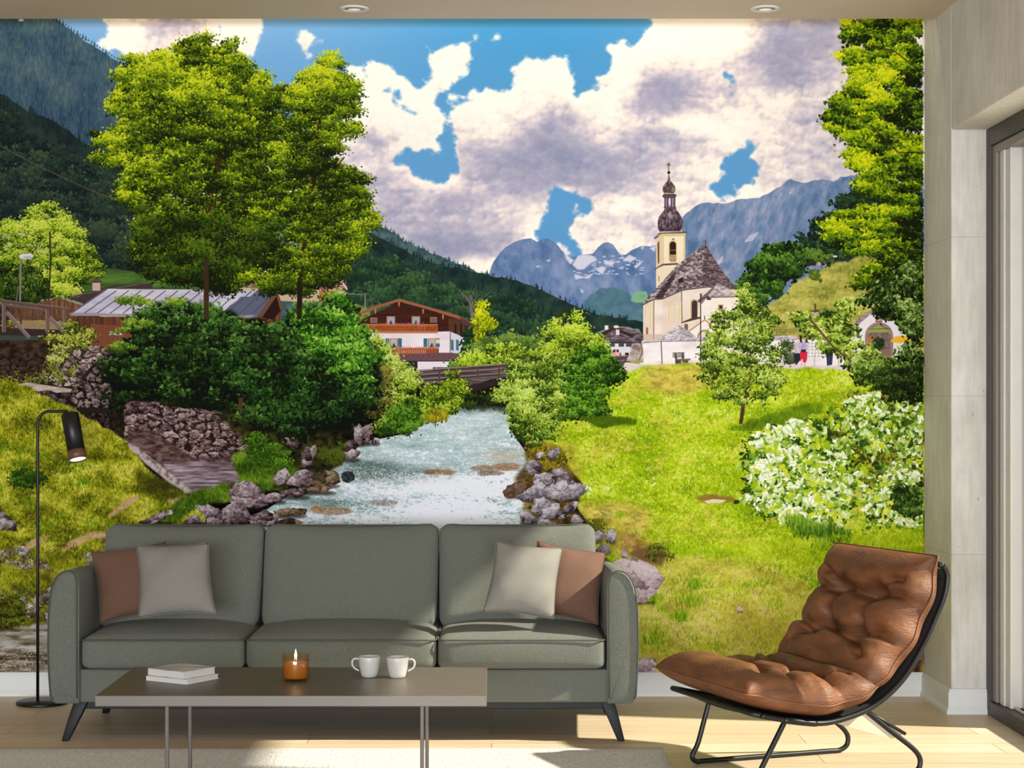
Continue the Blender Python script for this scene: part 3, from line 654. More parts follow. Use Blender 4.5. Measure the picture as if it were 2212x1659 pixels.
on = [(1424, 500), (1421, 490), (1420, 480), (1423, 469), (1430, 460), (1435, 454), (1436, 448), (1460, 448), (1461, 454), (1466, 460), (1472, 469), (1475, 480), (1474, 490), (1470, 499)]
poly(on, None, pal=[(48, 36, 46), (74, 58, 68), (104, 84, 94), (140, 120, 126)], s=(3, 6), seed=70); poly([(1424, 500), (1421, 488), (1428, 494), (1448, 496), (1474, 488), (1470, 500)], (46, 34, 42), .6, soft=1); poly([(1440, 462), (1450, 456), (1454, 474), (1446, 472)], (206, 188, 192), .6, j=2, soft=1)
rect(1434, 446, 1460, 450, (96, 76, 82)); rect(1435, 426, 1459, 447, (150, 138, 158)); ell(1447, 436, 3, 8, (220, 214, 232))
for x in (1436.5, 1442, 1450, 1456.5): line([(x, 427), (x, 447)], 2.4, (72, 52, 56))
poly([(1430, 424), (1434, 419), (1458, 419), (1462, 423), (1458, 428), (1434, 428)], (92, 70, 74))
poly([(1434, 418), (1431, 411), (1432, 403), (1437, 396), (1442, 390), (1444, 378), (1445.5, 378), (1448, 390), (1453, 396), (1458, 403), (1459, 411), (1456, 418)], None, pal=[(64, 50, 54), (104, 86, 82), (150, 132, 110)], s=(6, 6), seed=71)
line([(1444.5, 380), (1444.5, 352)], 1.3, (70, 60, 66)); ell(1444.5, 373, 3.4, 3.4, (60, 42, 46))
for k in range(8): line([(1444.2, 356), (1444.2 + 4.6 * np.cos(k * .785), 356 + 4.6 * np.sin(k * .785))], 1.2, (112, 84, 40))
poly([(1389, 656), (1412, 646), (1431, 645), (1474, 626), (1529, 620), (1590, 624), (1596, 740), (1389, 740)], None, pal=[(224, 204, 188), (240, 224, 214)], s=(30, 30), seed=72)
poly([(1389, 656), (1412, 646), (1412, 738), (1389, 738)], (222, 202, 184), .6); poly([(1431, 645), (1474, 626), (1474, 650), (1431, 668)], (206, 180, 160), .35, soft=2); line([(1412, 648), (1412, 736)], 1.6, (110, 84, 70)); line([(1472, 626), (1473, 704)], 1.6, (96, 76, 68)); rect(1389, 722, 1432, 738, (196, 170, 146), .6)
poly([(1386, 659), (1394, 648), (1420, 620), (1440, 598), (1462, 573), (1478, 561), (1500, 545), (1523, 526), (1542, 558), (1562, 588), (1592, 624), (1560, 620), (1529, 618), (1474, 625), (1431, 645), (1412, 646)], None, pal=[(66, 52, 58), (98, 82, 88), (128, 110, 114), (164, 148, 150), (200, 188, 188)], s=(5, 3), o=4, seed=73)
poly([(1414, 645), (1440, 610), (1464, 578), (1454, 606), (1430, 645)], (48, 36, 42), .8, soft=1); poly([(1523, 527), (1542, 558), (1562, 588), (1592, 624), (1560, 620), (1520, 618), (1516, 580)], (60, 44, 50), .42); line([(1386, 660), (1412, 647), (1431, 646), (1474, 627), (1529, 620), (1590, 625)], 2, (84, 62, 58))
line([(1523.5, 530), (1523.5, 519)], 1.6, (50, 40, 46)); poly([(1464, 602), (1476, 598), (1474, 610), (1466, 612)], (44, 34, 38)); poly([(1462, 602), (1474, 592), (1478, 597), (1466, 603)], (180, 168, 170))
for x, y0_, y1_ in ((1397, 658, 686), (1407, 656, 708), (1447, 660, 701), (1458, 656, 697), (1469, 650, 693)): arch(x - 2.6, y0_, x + 2.6, y1_, (214, 190, 138)); arch(x - 1, y0_ + 2, x + 1.8, y1_, (236, 220, 190))
arch(1491, 646, 1508, 690, (206, 180, 128)); arch(1494, 649, 1506, 688, (64, 52, 58)); arch(1395, 707, 1400, 722, (150, 110, 84))
poly([(1517, 644), (1596, 642), (1597, 735), (1500, 735), (1505, 690)], None, pal=[(238, 222, 212), (248, 236, 228)], s=(30, 30), seed=74); poly([(1504, 652), (1528, 632), (1550, 611), (1572, 622), (1597, 641), (1526, 643)], None, pal=[(130, 112, 116), (186, 172, 176), (216, 204, 206)], s=(5, 3), seed=75); poly([(1504, 652), (1550, 611), (1526, 643), (1517, 656)], (92, 74, 78), .7); line([(1526, 643), (1597, 641)], 1.6, (90, 68, 64))
rect(1551, 658, 1562, 669, (176, 150, 130)); rect(1553.5, 660, 1560, 667, (70, 46, 44)); rect(1547, 689, 1568, 704, (196, 178, 152)); rect(1549, 692, 1566, 702, (58, 52, 56))
poly([(1472, 695), (1512, 685), (1512, 720), (1474, 720)], (232, 214, 198)); poly([(1470, 697), (1492, 688), (1512, 684), (1512, 688), (1474, 698)], (80, 58, 54)); rect(1478, 700, 1486, 716, (120, 96, 84))
poly([(1486, 720), (1522, 691), (1556, 718), (1556, 736), (1486, 736)], (244, 232, 224)); line([(1486, 717), (1522, 691), (1556, 717)], 2.4, (176, 130, 96)); line([(1522, 690), (1522, 682)], 1.8, (70, 54, 56)); arch(1506, 712, 1538, 738, (166, 140, 110)); arch(1510, 716, 1534, 738, (226, 212, 204))
# churchyard wall
poly([(1386, 736), (1425, 733), (1600, 730), (1830, 730), (1850, 730), (1850, 796), (1380, 800)], None, pal=[(226, 214, 216), (240, 230, 232), (248, 240, 240)], s=(60, 20), seed=76)
poly([(1386, 737), (1425, 732), (1600, 726), (1850, 724), (1850, 731), (1600, 734), (1425, 738), (1388, 741)], None, pal=[(150, 136, 144), (196, 184, 192), (220, 210, 214)], s=(8, 3), seed=77); line([(1388, 741), (1425, 738), (1600, 735), (1850, 732)], 1.2, (126, 106, 110))
poly([(1424, 733), (1444, 716), (1466, 702), (1486, 714), (1503, 728), (1490, 731)], None, pal=[(150, 138, 150), (196, 186, 196), (228, 220, 224)], s=(5, 3), seed=78); poly([(1466, 702), (1486, 714), (1503, 728), (1470, 730)], (130, 116, 128), .3); line([(1428, 738), (1430, 787)], 2, (96, 80, 84))
poly([(1368, 745), (1388, 741), (1390, 778), (1382, 786), (1352, 780)], None, pal=[(150, 126, 122), (200, 184, 180)], s=(8, 8), seed=79)
for k in range(7): line([(1366 + k * 3, 740 + k * 1.5), (1362 + k * 3, 752 + k)], 1.6, (96, 80, 76))
line([(1366, 738), (1384, 742), (1388, 760), (1378, 784)], 2.4, (120, 100, 92))
poly([(1330, 800), (1352, 782), (1400, 788), (1500, 786), (1640, 790), (1860, 790), (1860, 800), (1340, 806)], (222, 206, 206)); rect(1360, 778, 1390, 784, (150, 170, 70), .8)
rect(1340, 793, 1349, 810, (232, 222, 218))
for k in range(3): poly([(1452, 762 + k * 4), (1478, 761 + k * 4), (1479, 763.5 + k * 4), (1453, 764.5 + k * 4)], (104, 92, 92))
for x in (1457, 1472): poly([(x, 762), (x + 3, 762), (x + 6, 776), (x + 18, 775), (x + 18, 777), (x + 14, 780), (x + 15, 787), (x + 2, 787)], (74, 62, 64))
for k in range(3): line([(1458, 775 + k * 1.5), (1492, 775 + k * 1.2)], 1, (126, 112, 110))
poly([(1538, 760), (1560, 758), (1566, 770), (1546, 772)], (96, 74, 72)); line([(1513, 634), (1513.5, 790)], 2.2, (60, 50, 56)); line([(1508, 650), (1530, 640), (1528, 648)], 1.8, (56, 46, 52)); ell(1531, 646, 5.5, 2, (54, 46, 52)); line([(1514, 634), (1514, 652)], 3.6, (70, 60, 64))
# lattice, people, crucifix, chapel
for x in range(1698, 1790, 7): line([(x, 738), (x, 772)], .9, (110, 96, 100), .7)
for y in range(742, 776, 7): line([(1698, y), (1790, y)], .9, (110, 96, 100), .7)
foliage([(1682, 770), (1690, 744), (1706, 740), (1716, 760), (1712, 786), (1696, 788)], 'oval_s', [(40, 52, 34), (80, 98, 60), (120, 140, 90)], R=10, leaf=28, seed=80, j=3)
for y in (712, 716): line([(1655, y), (1846, y - 2)], 1.3, (126, 104, 84))
for k in range(11): line([(1660 + k * 18, 712), (1660 + k * 18, 724)], 1.6, (126, 104, 84))
poly([(1715, 742), (1722, 736), (1734, 740), (1734, 762), (1730, 768), (1716, 764)], (196, 196, 222)); ell(1725, 729, 4.6, 5.5, (196, 150, 132)); poly([(1714, 762), (1732, 764), (1730, 776), (1720, 788), (1712, 790), (1716, 776)], (44, 40, 54)); line([(1717, 742), (1719, 764)], 3, (206, 160, 146)); poly([(1708, 788), (1718, 784), (1718, 790), (1706, 791)], (220, 206, 170))
poly([(1726, 742), (1732, 736), (1742, 738), (1745, 746), (1743, 762), (1728, 762)], (186, 170, 206), amt=60, s=(3, 3)); ell(1735, 728, 5.4, 6.4, (150, 50, 44)); ell(1736, 731, 3.6, 4.6, (214, 160, 144)); poly([(1728, 760), (1744, 760), (1743, 776), (1740, 784), (1734, 782), (1733, 774), (1728, 782)], (208, 44, 66)); line([(1724, 744), (1729, 756), (1738, 757)], 3, (214, 166, 148)); rect(1730, 755, 1740, 761, (50, 44, 56)); line([(1733, 782), (1730, 789)], 2.4, (214, 166, 148)); line([(1739, 783), (1737, 790)], 2.4, (214, 166, 148))
poly([(1783, 730), (1798, 728), (1802, 752), (1784, 756)], (150, 170, 204)); ell(1789, 718, 5, 6.5, (206, 160, 142)); poly([(1784, 754), (1800, 752), (1797, 788), (1786, 790)], (50, 56, 84))
for x in (1691, 1759, 1811): line([(x, 766), (x, 792)], 2.6, (190, 182, 190))
line([(1760.5, 656), (1760.5, 690)], 3.4, (84, 62, 56)); line([(1750, 672), (1771, 672)], 2.6, (84, 62, 56)); line([(1752, 674), (1760, 677), (1769, 674)], 1.6, (216, 204, 206)); line([(1760.5, 676), (1760.5, 688)], 2.6, (216, 204, 206))
poly([(1846, 704), (1896, 664), (1940, 700), (1960, 714), (1960, 790), (1846, 790)], (234, 226, 232)); poly([(1844, 704), (1850, 692), (1894, 660), (1900, 662), (1860, 696), (1848, 708)], None, pal=[(120, 104, 112), (186, 172, 180)], s=(6, 3), seed=81); line([(1898, 662), (1942, 698)], 3, (176, 160, 166)); ell(1892, 652, 3.4, 4, (60, 44, 50)); line([(1892, 656), (1892, 664)], 1.4, (60, 44, 50))
rect(1891, 678, 1905, 696, (110, 76, 70)); rect(1893, 680, 1903, 694, (196, 150, 140)); arch(1868, 696, 1929, 776, (150, 128, 124)); arch(1873, 702, 1924, 776, (132, 108, 96)); poly([(1875, 712), (1898, 702), (1922, 716), (1922, 722), (1876, 722)], (150, 160, 80)); rect(1878, 718, 1920, 756, (126, 104, 98), amt=40, s=(5, 5)); poly([(1873, 732), (1882, 724), (1892, 732), (1890, 744), (1874, 744)], (190, 110, 64)); line([(1876, 711), (1924, 710)], 1.4, (96, 76, 70))
foliage([(1890, 756), (1898, 728), (1910, 756)], 'puff_s', [(20, 36, 20), (44, 70, 36)], R=7, leaf=16, seed=82, j=1); foliage([(1876, 740), (1884, 736), (1890, 766), (1874, 766)], 'oval_s', [(60, 80, 30), (130, 150, 60), (214, 190, 120)], R=8, leaf=20, seed=83, j=1)
poly([(1922, 738), (1932, 728), (1950, 724), (1966, 730), (1966, 736), (1944, 742)], (240, 184, 50)); rect(1874, 768, 1930, 771, (170, 120, 100)); rect(1866, 776, 1960, 796, (214, 200, 206))

# ================================================================ chalet
poly([(774, 694), (862, 652), (990, 688), (1005, 704), (1004, 730), (972, 720), (778, 722)], None, pal=[(52, 24, 20), (74, 36, 28)], s=(60, 3), seed=85); poly([(968, 688), (990, 690), (1004, 706), (1004, 730), (970, 719)], (84, 52, 40))
for x in (982, 994): rect(x, 700, x + 4, 724, (44, 22, 20))
poly([(770, 722), (790, 718), (972, 716), (972, 764), (900, 766), (862, 764), (770, 744)], None, pal=[(224, 208, 218), (238, 226, 232)], s=(60, 30), seed=86); poly([(972, 716), (1004, 729), (1003, 766), (972, 762)], (210, 206, 222)); line([(972.5, 717), (972.5, 764)], 1.4, (80, 54, 50))
poly([(748, 690), (800, 664), (862, 645), (930, 664), (992, 683), (1026, 702), (1024, 707), (990, 689), (930, 670), (862, 651), (800, 671), (752, 692)], (160, 92, 60)); line([(750, 687), (862, 645), (992, 682), (1026, 701)], 1.4, (106, 92, 96)); poly([(992, 684), (1026, 702), (1024, 708), (1000, 702)], (84, 56, 50))
for x, y in ((862, 652), (811, 668), (914, 668), (957, 680), (769, 685)): poly([(x - 2, y), (x + 2, y), (x + 1.4, y + 9), (x, y + 11), (x - 1.4, y + 9)], (190, 120, 76))
for x0_, x1_, y0_, y1_ in ((800, 815, 686, 698), (835, 854, 683, 701), (889, 908, 683, 701), (929, 944, 685, 697)): rect(x0_, y0_, x1_, y1_, (176, 108, 62)); rect(x0_ + 2, y0_ + 2, x1_ - 2, y1_ - 1, (156, 162, 176) if x1_ - x0_ > 16 else (96, 96, 116)); (poly([((x0_ + x1_) / 2, y0_ + 8), ((x0_ + x1_) / 2 + 4, y1_), ((x0_ + x1_) / 2 - 4, y1_)], (54, 56, 70)) if x1_ - x0_ > 16 else 0)
rect(790, 702, 946, 719, (156, 84, 46), amt=26, s=(4, 10)); rect(790, 700, 946, 703, (190, 112, 66)); rect(790, 716, 946, 720, (190, 116, 74))
for x in range(794, 944, 6): rect(x, 707, x + 1.4, 709, (92, 40, 26)); rect(x, 711, x + 1.4, 713, (92, 40, 26))
for k in range(90): x = 820 + rg.rand() * 98; dab(x, 700 + rg.randn() * 1.3, TIP['dot'][0], np.float32([(226, 90, 150), (236, 130, 180), (190, 50, 90), (80, 110, 40)][rg.randint(4)]))
for x in (842, 924):
    rect(x, 731, x + 18, 751, (186, 130, 90)); rect(x + 3, 733, x + 15, 751, (176, 178, 186)); poly([(x + 9, 740), (x + 14, 751), (x + 4, 751)], (60, 62, 74)); rect(x - 9, 731, x - 1, 750, (44, 108, 138)); rect(x + 18, 731, x + 26, 750, (44, 108, 138))
rect(941, 733, 950, 742, (220, 200, 170)); rect(785, 733, 799, 743, (40, 26, 28)); rect(842, 751, 948, 767, (142, 66, 42)); rect(842, 751, 948, 754, (196, 108, 68))
for x in range(846, 944, 4): rect(x, 755, x + 1.6, 764, (214, 160, 130) if x < 920 else (170, 90, 60))
for k in range(60): x = 844 + rg.rand() * 100; dab(x, 750 + rg.randn(), TIP['dot'][0], np.float32([(206, 80, 120), (226, 130, 160), (90, 120, 50)][rg.randint(3)]))
for x in (974, 985): poly([(x, 733), (x + 6, 735), (x + 6, 758), (x, 756)], (76, 110, 126))
poly([(862, 768), (945, 762), (978, 762), (998, 770), (968, 780), (864, 780)], (106, 76, 84)); line([(866, 780), (968, 780), (998, 770)], 1.6, (60, 42, 46))
for k in range(9): line([(872 + k * 12, 779), (884 + k * 11, 766)], .8, (84, 58, 66))
rect(901, 781, 976, 812, (232, 220, 228)); rect(894, 781, 902, 806, (60, 30, 30)); rect(935, 793, 942, 800, (60, 96, 140)); rect(943, 793, 959, 803, (136, 84, 60)); rect(960, 793, 967, 800, (60, 96, 140)); ell(918, 806, 22, 4, (176, 184, 206))
line([(745, 634), (785, 637)], 1.4, (150, 150, 156)); line([(789, 634), (789, 670)], 2.2, (150, 140, 140)); line([(783, 636), (796, 634)], 1.2, (130, 120, 120)); line([(794, 637), (822, 658)], .9, (110, 110, 112))
foliage([(975, 720), (974, 700), (986, 690), (1010, 690), (1040, 700), (1060, 720), (1080, 730), (1070, 770), (980, 776)], 'puff_s', [(22, 36, 20), (40, 62, 28), (62, 86, 36)], R=14, leaf=30, seed=87, j=4, under=.6) if False else None
rect(1003, 712, 1024, 776, (40, 54, 34), .9); foliage([(1006, 770), (1006, 720), (1014, 708), (1022, 720), (1023, 770)], 'puff_s', [(14, 30, 18), (24, 48, 26), (38, 66, 34)], R=9, leaf=30, seed=88, j=2)
for k in range(16):
    a0 = -1.57 + rg.randn() * .5; L = 24 + rg.rand() * 26; line([(1020, 690), (1020 + L * .5 * np.cos(a0), 680 + L * .6 * np.sin(a0)), (1020 + L * np.cos(a0 + rg.randn() * .3), 672 + L * np.sin(a0))], 1.3, (128, 110, 108), .75)
foliage([(1010, 706), (1030, 690), (1040, 650), (1046, 644), (1052, 664), (1056, 690), (1080, 700), (1064, 716), (1060, 730), (1066, 742), (1046, 744), (1030, 760), (1024, 740), (1028, 720)], 'oval_s', [(90, 110, 10), (150, 160, 10), (200, 205, 20), (226, 224, 40)], R=11, leaf=30, dens=.9, seed=89, j=3, under=.35, tone=6)
line([(1032, 690), (1034, 770)], 2.2, (84, 64, 40), .8)

# ================================================================ bushes behind the bridge, then the bridge
YG = [(40, 56, 12), (84, 112, 18), (130, 160, 30), (176, 198, 50), (206, 222, 86)]
foliage([(975, 800), (990, 770), (1060, 735), (1100, 728), (1160, 736), (1180, 770), (1180, 810), (990, 815)], 'puff_s', [(50, 72, 26), (76, 104, 36), (104, 132, 52), (134, 160, 70)], R=18, leaf=50, seed=90, j=5)
foliage([(985, 806), (1000, 775), (1040, 762), (1070, 742), (1112, 744), (1124, 768), (1120, 806)], 'oval_s', YG, R=15, leaf=60, seed=91, j=5, bias=.1)
foliage([(1150, 800), (1156, 760), (1178, 740), (1196, 700), (1200, 680), (1218, 668), (1232, 676), (1246, 672), (1262, 684), (1268, 704), (1290, 716), (1308, 736), (1306, 760), (1290, 780), (1260, 810), (1160, 815)], 'oval_s', YG, R=17, leaf=72, seed=92, j=6, bias=.08)
poly([(900, 802), (1130, 784), (1140, 784), (1136, 806), (1060, 820), (1020, 834), (908, 832)], None, pal=[(62, 48, 50), (92, 76, 76), (122, 104, 100)], s=(50, 3), seed=93)
for a0, b0 in ((800, 783), (810, 792), (820, 802)): line([(903, a0), (1140, b0)], 2.2, (142, 124, 118)); line([(903, a0 + 3), (1140, b0 + 3)], 1.6, (50, 38, 40))
for x in (906, 949, 1032, 1078): line([(x, 801 - (x - 900) * .07), (x, 830 - (x - 900) * .1)], 4, (84, 68, 66))
poly([(905, 830), (1020, 832), (1100, 812), (1100, 826), (1010, 850), (905, 848)], (46, 36, 34))
poly([(1205, 782), (1350, 768), (1356, 772), (1346, 790), (1300, 790), (1205, 800)], None, pal=[(70, 56, 58), (110, 92, 92)], s=(40, 3), seed=94); line([(1205, 780), (1356, 768)], 2.4, (150, 132, 128)); line([(1310, 782), (1348, 778)], 2, (150, 132, 128))
for x in (1316, 1340): line([(x, 768), (x, 792)], 3, (92, 76, 76))
for x, c in ((1327, (220, 150, 150)), (1334, (226, 180, 186))): ell(x, 758, 3, 3.4, (90, 56, 50)); rect(x - 4, 761, x + 4, 768, c)

# ================================================================ river
RIV = [(860, 860), (1110, 880), (1100, 925), (1128, 965), (1160, 1010), (1130, 1040), (1150, 1130), (1170, 1300), (1250, 1453), (-157, 1453), (-157, 1300), (300, 1180), (560, 1110), (640, 1060), (700, 990), (760, 960), (860, 940), (905, 905)]
M = mask(RIV, 1); y0, y1, x0, x1, m = M; h, w = m.shape
gy = np.linspace(y0 + MY0, y1 + MY0, h)[:, None]; gx = np.arange(x0 + MX0, x1 + MX0)[None]
pers = np.clip((gy - 870) / 260, .12, 1.6)
n1 = fbm(h, w, 70, 12, 5, .6, 101); n2 = fbm(h, w, 14, 5, 4, .75, 102); n3 = fbm(h, w, 4, 2.5, 3, .85, 103)
n0 = fbm(h, w, 120, 26, 4, .6, 100); t = n0 * .3 + n1 * .25 + n2 * .25 + n3 * .22
col = ramp(t, [(96, 122, 112), (150, 172, 168), (178, 198, 200), (204, 214, 220), (240, 240, 242)])
def g2(cx, cy, rx, ry): return np.exp(-((gx - cx) / rx) ** 2 - ((gy - cy) / ry) ** 2)
foam = g2(960, 1052, 260, 22) + g2(1020, 1090, 130, 60) * .8 + g2(870, 1105, 150, 26) * .8 + g2(1080, 1020, 50, 22) * .7 + g2(700, 1120, 90, 12) * .5 + g2(960, 975, 60, 6) * .5 + g2(1100, 958, 40, 6) * .3 + g2(930, 1130, 260, 30) * .6
fm = np.clip((foam + (n2 - .5) * 1.1 + (n3 - .5) * .9 + (n1 - .5) * .6 - .38) * 2, 0, 1)[..., None]
col = col * (1 - fm) + np.float32((240, 240, 246)) * fm
dk = np.clip(g2(790, 1012, 60, 24) * 1.1 + g2(860, 1020, 90, 16) * .7 + g2(760, 1085, 90, 10) * .4 + g2(1010, 885, 90, 8) * .6 + (g2(700, 1090, 60, 16)) * .6, 0, 1) * (1.2 - n3 * .7)
col = col * (1 - dk[..., None] * .75) + np.float32((66, 84, 76)) * dk[..., None] * .75
wm = np.clip(g2(1090, 985, 40, 14) + g2(1080, 1010, 30, 8), 0, 1)[..., None] * .6; col = col * (1 - wm) + np.float32((170, 150, 120)) * wm
sp = (fbm(h, w, 2, 1.5, 2, .9, 104) > .84)[..., None] * .4 * (n1 > .35)[..., None]; col = col * (1 - sp) + 250 * sp
lay((y0, y1, x0, x1, m), col)
for x, y, a0, b0, c in ((940, 1020, 26, 6, (132, 96, 60)), (968, 1020, 16, 7, (150, 116, 76)), (1050, 1012, 34, 7, (150, 118, 96)), (1096, 1008, 30, 8, (150, 112, 82)), (686, 1100, 16, 7, (176, 112, 60)), (720, 1104, 40, 9, (150, 122, 92)), (1060, 1022, 30, 5, (110, 92, 76)), (830, 1086, 30, 7, (140, 130, 120))):
    ell(x, y, a0, b0, c, .8, j=2, soft=1, amt=60, s=(6, 3), seed=int(x))
for k in range(900):
    x = 740 + rg.rand() * 400; y = 1022 + rg.rand() ** 1.4 * 108; dab(x, y, TIP['dot'][rg.randint(4)], np.float32((250, 248, 250)), .8)
for k in range(500):
    x = 905 + rg.rand() * 220; y = 895 + rg.rand() * 130; dab(x, y, TIP['dot'][rg.randint(2)], np.float32((244, 246, 250)), .6)

# ================================================================ left side: barn, footbridge, walls, slope
poly([(-157, 640), (60, 640), (240, 690), (260, 900), (-157, 900)], (34, 28, 20)); poly([(-157, 600), (0, 560), (180, 620), (180, 670), (-157, 670)], None, pal=[(20, 30, 14), (40, 56, 20)], s=(14, 14), seed=110)
poly([(150, 640), (240, 618), (330, 612), (330, 640), (180, 690), (120, 690)], (66, 52, 48)); poly([(120, 648), (160, 622), (180, 634), (150, 640)], (196, 160, 140)); line([(155, 640), (230, 626), (300, 614)], 2.6, (96, 84, 82))
rect(200, 610, 217, 628, (196, 162, 150)); rect(197, 606, 220, 611, (90, 62, 56)); ell(208, 602, 6, 5, (84, 64, 60))
poly([(40, 650), (130, 640), (180, 660), (160, 700), (140, 720), (20, 720), (20, 660)], None, pal=[(78, 48, 32), (112, 72, 46), (140, 96, 64)], s=(3, 40), seed=111); poly([(20, 656), (130, 639), (180, 656), (178, 660), (130, 644), (20, 662)], (150, 146, 140))
poly([(470, 600), (560, 590), (735, 590), (752, 624), (720, 630), (480, 618)], None, pal=[(110, 66, 56), (170, 124, 110), (214, 176, 160)], s=(4, 3), seed=112)
for k in range(9): line([(480, 596 + k * 3.4), (748, 594 + k * 3.6)], .8, (92, 52, 46), .7)
line([(729, 592), (750, 626)], 3, (216, 206, 200)); poly([(480, 620), (745, 628), (740, 660), (480, 640)], (196, 170, 140)); rect(690, 628, 720, 650, (170, 92, 40), .8)
poly([(170, 684), (555, 684), (600, 640), (610, 666), (596, 745), (180, 745)], None, pal=[(60, 34, 24), (98, 56, 36), (134, 82, 52)], s=(4, 60), seed=113); poly([(150, 684), (250, 686), (300, 760), (190, 770)], (84, 50, 34), .6, soft=2); poly([(196, 700), (290, 705), (290, 750), (200, 750)], (126, 72, 50), .8); rect(236, 716, 264, 724, (190, 178, 176)); rect(540, 695, 600, 745, (150, 86, 54)); rect(496, 720, 512, 728, (206, 206, 220))
poly([(154, 676), (232, 624), (598, 627), (560, 682)], None, pal=[(176, 166, 184), (196, 188, 204), (210, 202, 214)], s=(60, 20), seed=114); poly([(470, 682), (512, 650), (520, 640), (540, 640), (556, 628), (598, 627), (560, 682)], (82, 88, 110), .92, j=3)
for k in range(14): x = 182 + k * 28; line([(x + 70 - k * 1.4, 628), (x, 677)], 1.8, (74, 70, 86))
line([(154, 677), (232, 624)], 3, (90, 86, 100)); poly([(150, 676), (558, 682), (558, 688), (152, 682)], (150, 142, 150)); poly([(556, 684), (598, 625), (612, 664), (604, 672), (598, 640), (570, 690)], (110, 72, 54)); poly([(566, 686), (598, 640), (606, 672), (590, 690)], (40, 22, 18)); rect(560, 690, 575, 745, (60, 34, 26)); poly([(575, 690), (600, 700), (600, 715), (575, 712)], (170, 80, 40), .8); poly([(474, 690), (520, 688), (520, 694), (476, 698)], (170, 120, 112), .8)
T0 = [(-157, 470), (-60, 480), (0, 492), (30, 476), (56, 494), (66, 452), (84, 448), (100, 438), (128, 448), (134, 470), (158, 462), (150, 490), (172, 498), (190, 520), (206, 555), (214, 592), (180, 622), (120, 646), (60, 652), (-157, 660)]
foliage(T0, 'maple_t', [(22, 34, 8), (66, 92, 16), (120, 148, 26), (172, 190, 44), (206, 212, 84)], R=15, leaf=90, dens=1.3, seed=115, bias=lambda x, y: .12 if x > 40 else .0, j=5, tone=8)
foliage([(-157, 560), (20, 570), (80, 580), (110, 610), (100, 650), (-157, 660)], 'oval_s', [(14, 24, 6), (30, 46, 10), (64, 90, 24), (110, 130, 50)], R=16, leaf=40, dens=1., seed=116, bias=-.1, j=4)
for x, y in ((10, 512), (50, 506), (78, 530), (20, 530), (-30, 510), (90, 545)):
    for k in range(26): dab(x + rg.randn() * 9, y + rg.randn() * 3, TIP['puff_s'][rg.randint(6)], np.float32((196, 200, 130)), .7)
line([(108, 500), (110, 560), (106, 640)], 4, (46, 34, 22), .8); line([(110, 560), (140, 530)], 2, (46, 34, 22), .6)
line([(45, 556), (44, 650)], 4.4, (122, 122, 104)); poly([(41, 553), (48, 549), (66, 547), (73, 552), (70, 558), (56, 561), (43, 558)], (214, 206, 212)); poly([(48, 555), (66, 553), (70, 557), (56, 560)], (172, 166, 176))
line([(36, 650), (40, 618)], 3, (110, 92, 76))
# footbridge
poly([(-157, 650), (0, 652), (155, 672), (155, 720), (0, 735), (-157, 735)], (72, 52, 40), .25)
foliage([(10, 700), (60, 690), (150, 690), (160, 735), (120, 750), (20, 735)], 'oval_s', [(50, 40, 22), (110, 110, 40), (160, 170, 60)], R=12, leaf=16, dens=.6, seed=117, under=.1)
rect(48, 692, 150, 714, (176, 152, 110), .7)
for x in range(50, 150, 4): line([(x, 692), (x, 714)], .8, (110, 84, 62), .7)
poly([(-157, 706), (0, 708), (110, 712), (150, 712), (150, 722), (90, 732), (-157, 735)], (52, 40, 38)); poly([(-157, 722), (0, 724), (90, 726), (80, 738), (-157, 740)], (60, 70, 62))
for p in ([(-157, 640), (0, 650), (152, 669)], [(-157, 652), (0, 658), (100, 672)]): line(p, 6, (92, 72, 68)); line([(x, y - 3) for x, y in p], 1.4, (140, 118, 112))
line([(0, 680), (100, 690), (150, 694)], 4, (84, 64, 60))
for x in (9, 103, 140, -80): line([(x, 655 if x < 60 else 668), (x, 718)], 9 if x < 120 else 6, (104, 82, 78)); line([(x - 3, 656 if x < 60 else 668), (x - 3, 716)], 1.4, (150, 128, 122))
for a0, b0 in (((14, 674), (64, 730)), ((108, 686), (152, 732))): line([a0, b0], 8, (118, 98, 100)); line([(a0[0] + 2, a0[1] - 3), (b0[0] + 2, b0[1] - 3)], 1.6, (160, 140, 140))
STP = [(74, 56, 56), (120, 100, 98), (164, 144, 142), (202, 184, 178)]
poly([(-157, 735), (110, 735), (130, 745), (80, 830), (0, 830), (-157, 830)], None, pal=[(26, 16, 12), (52, 36, 28), (78, 56, 44)], s=(18, 12), seed=118)
stones([(110, 800), (96, 770), (138, 742), (220, 748), (232, 754), (190, 800), (166, 836), (130, 836), (80, 812)], STP, (60, 46, 34), 24, .7, 119)
stones([(-157, 760), (90, 764), (100, 800), (70, 830), (-157, 830)], [(40, 28, 24), (70, 50, 42), (96, 72, 60)], (26, 16, 10), 20, .7, 120, a=.7)
stones([(226, 754), (246, 770), (246, 850), (240, 880), (150, 880), (140, 850), (166, 836), (196, 800)], [(40, 30, 28), (84, 68, 66), (128, 110, 106), (160, 142, 138)], (28, 18, 14), 20, .9, 121)
foliage([(-157, 770), (0, 800), (60, 810), (130, 790), (170, 800), (160, 830), (-157, 830)], 'oval_s', [(30, 34, 10), (90, 100, 26), (160, 160, 60)], R=12, leaf=14, dens=.6, seed=122, under=.05)
foliage([(100, 730), (150, 700), (200, 715), (220, 740), (180, 750), (110, 790), (96, 760)], 'oval_s', [(40, 50, 14), (110, 120, 34), (170, 176, 60), (206, 196, 110)], R=13, leaf=22, dens=.9, seed=123, under=.4)
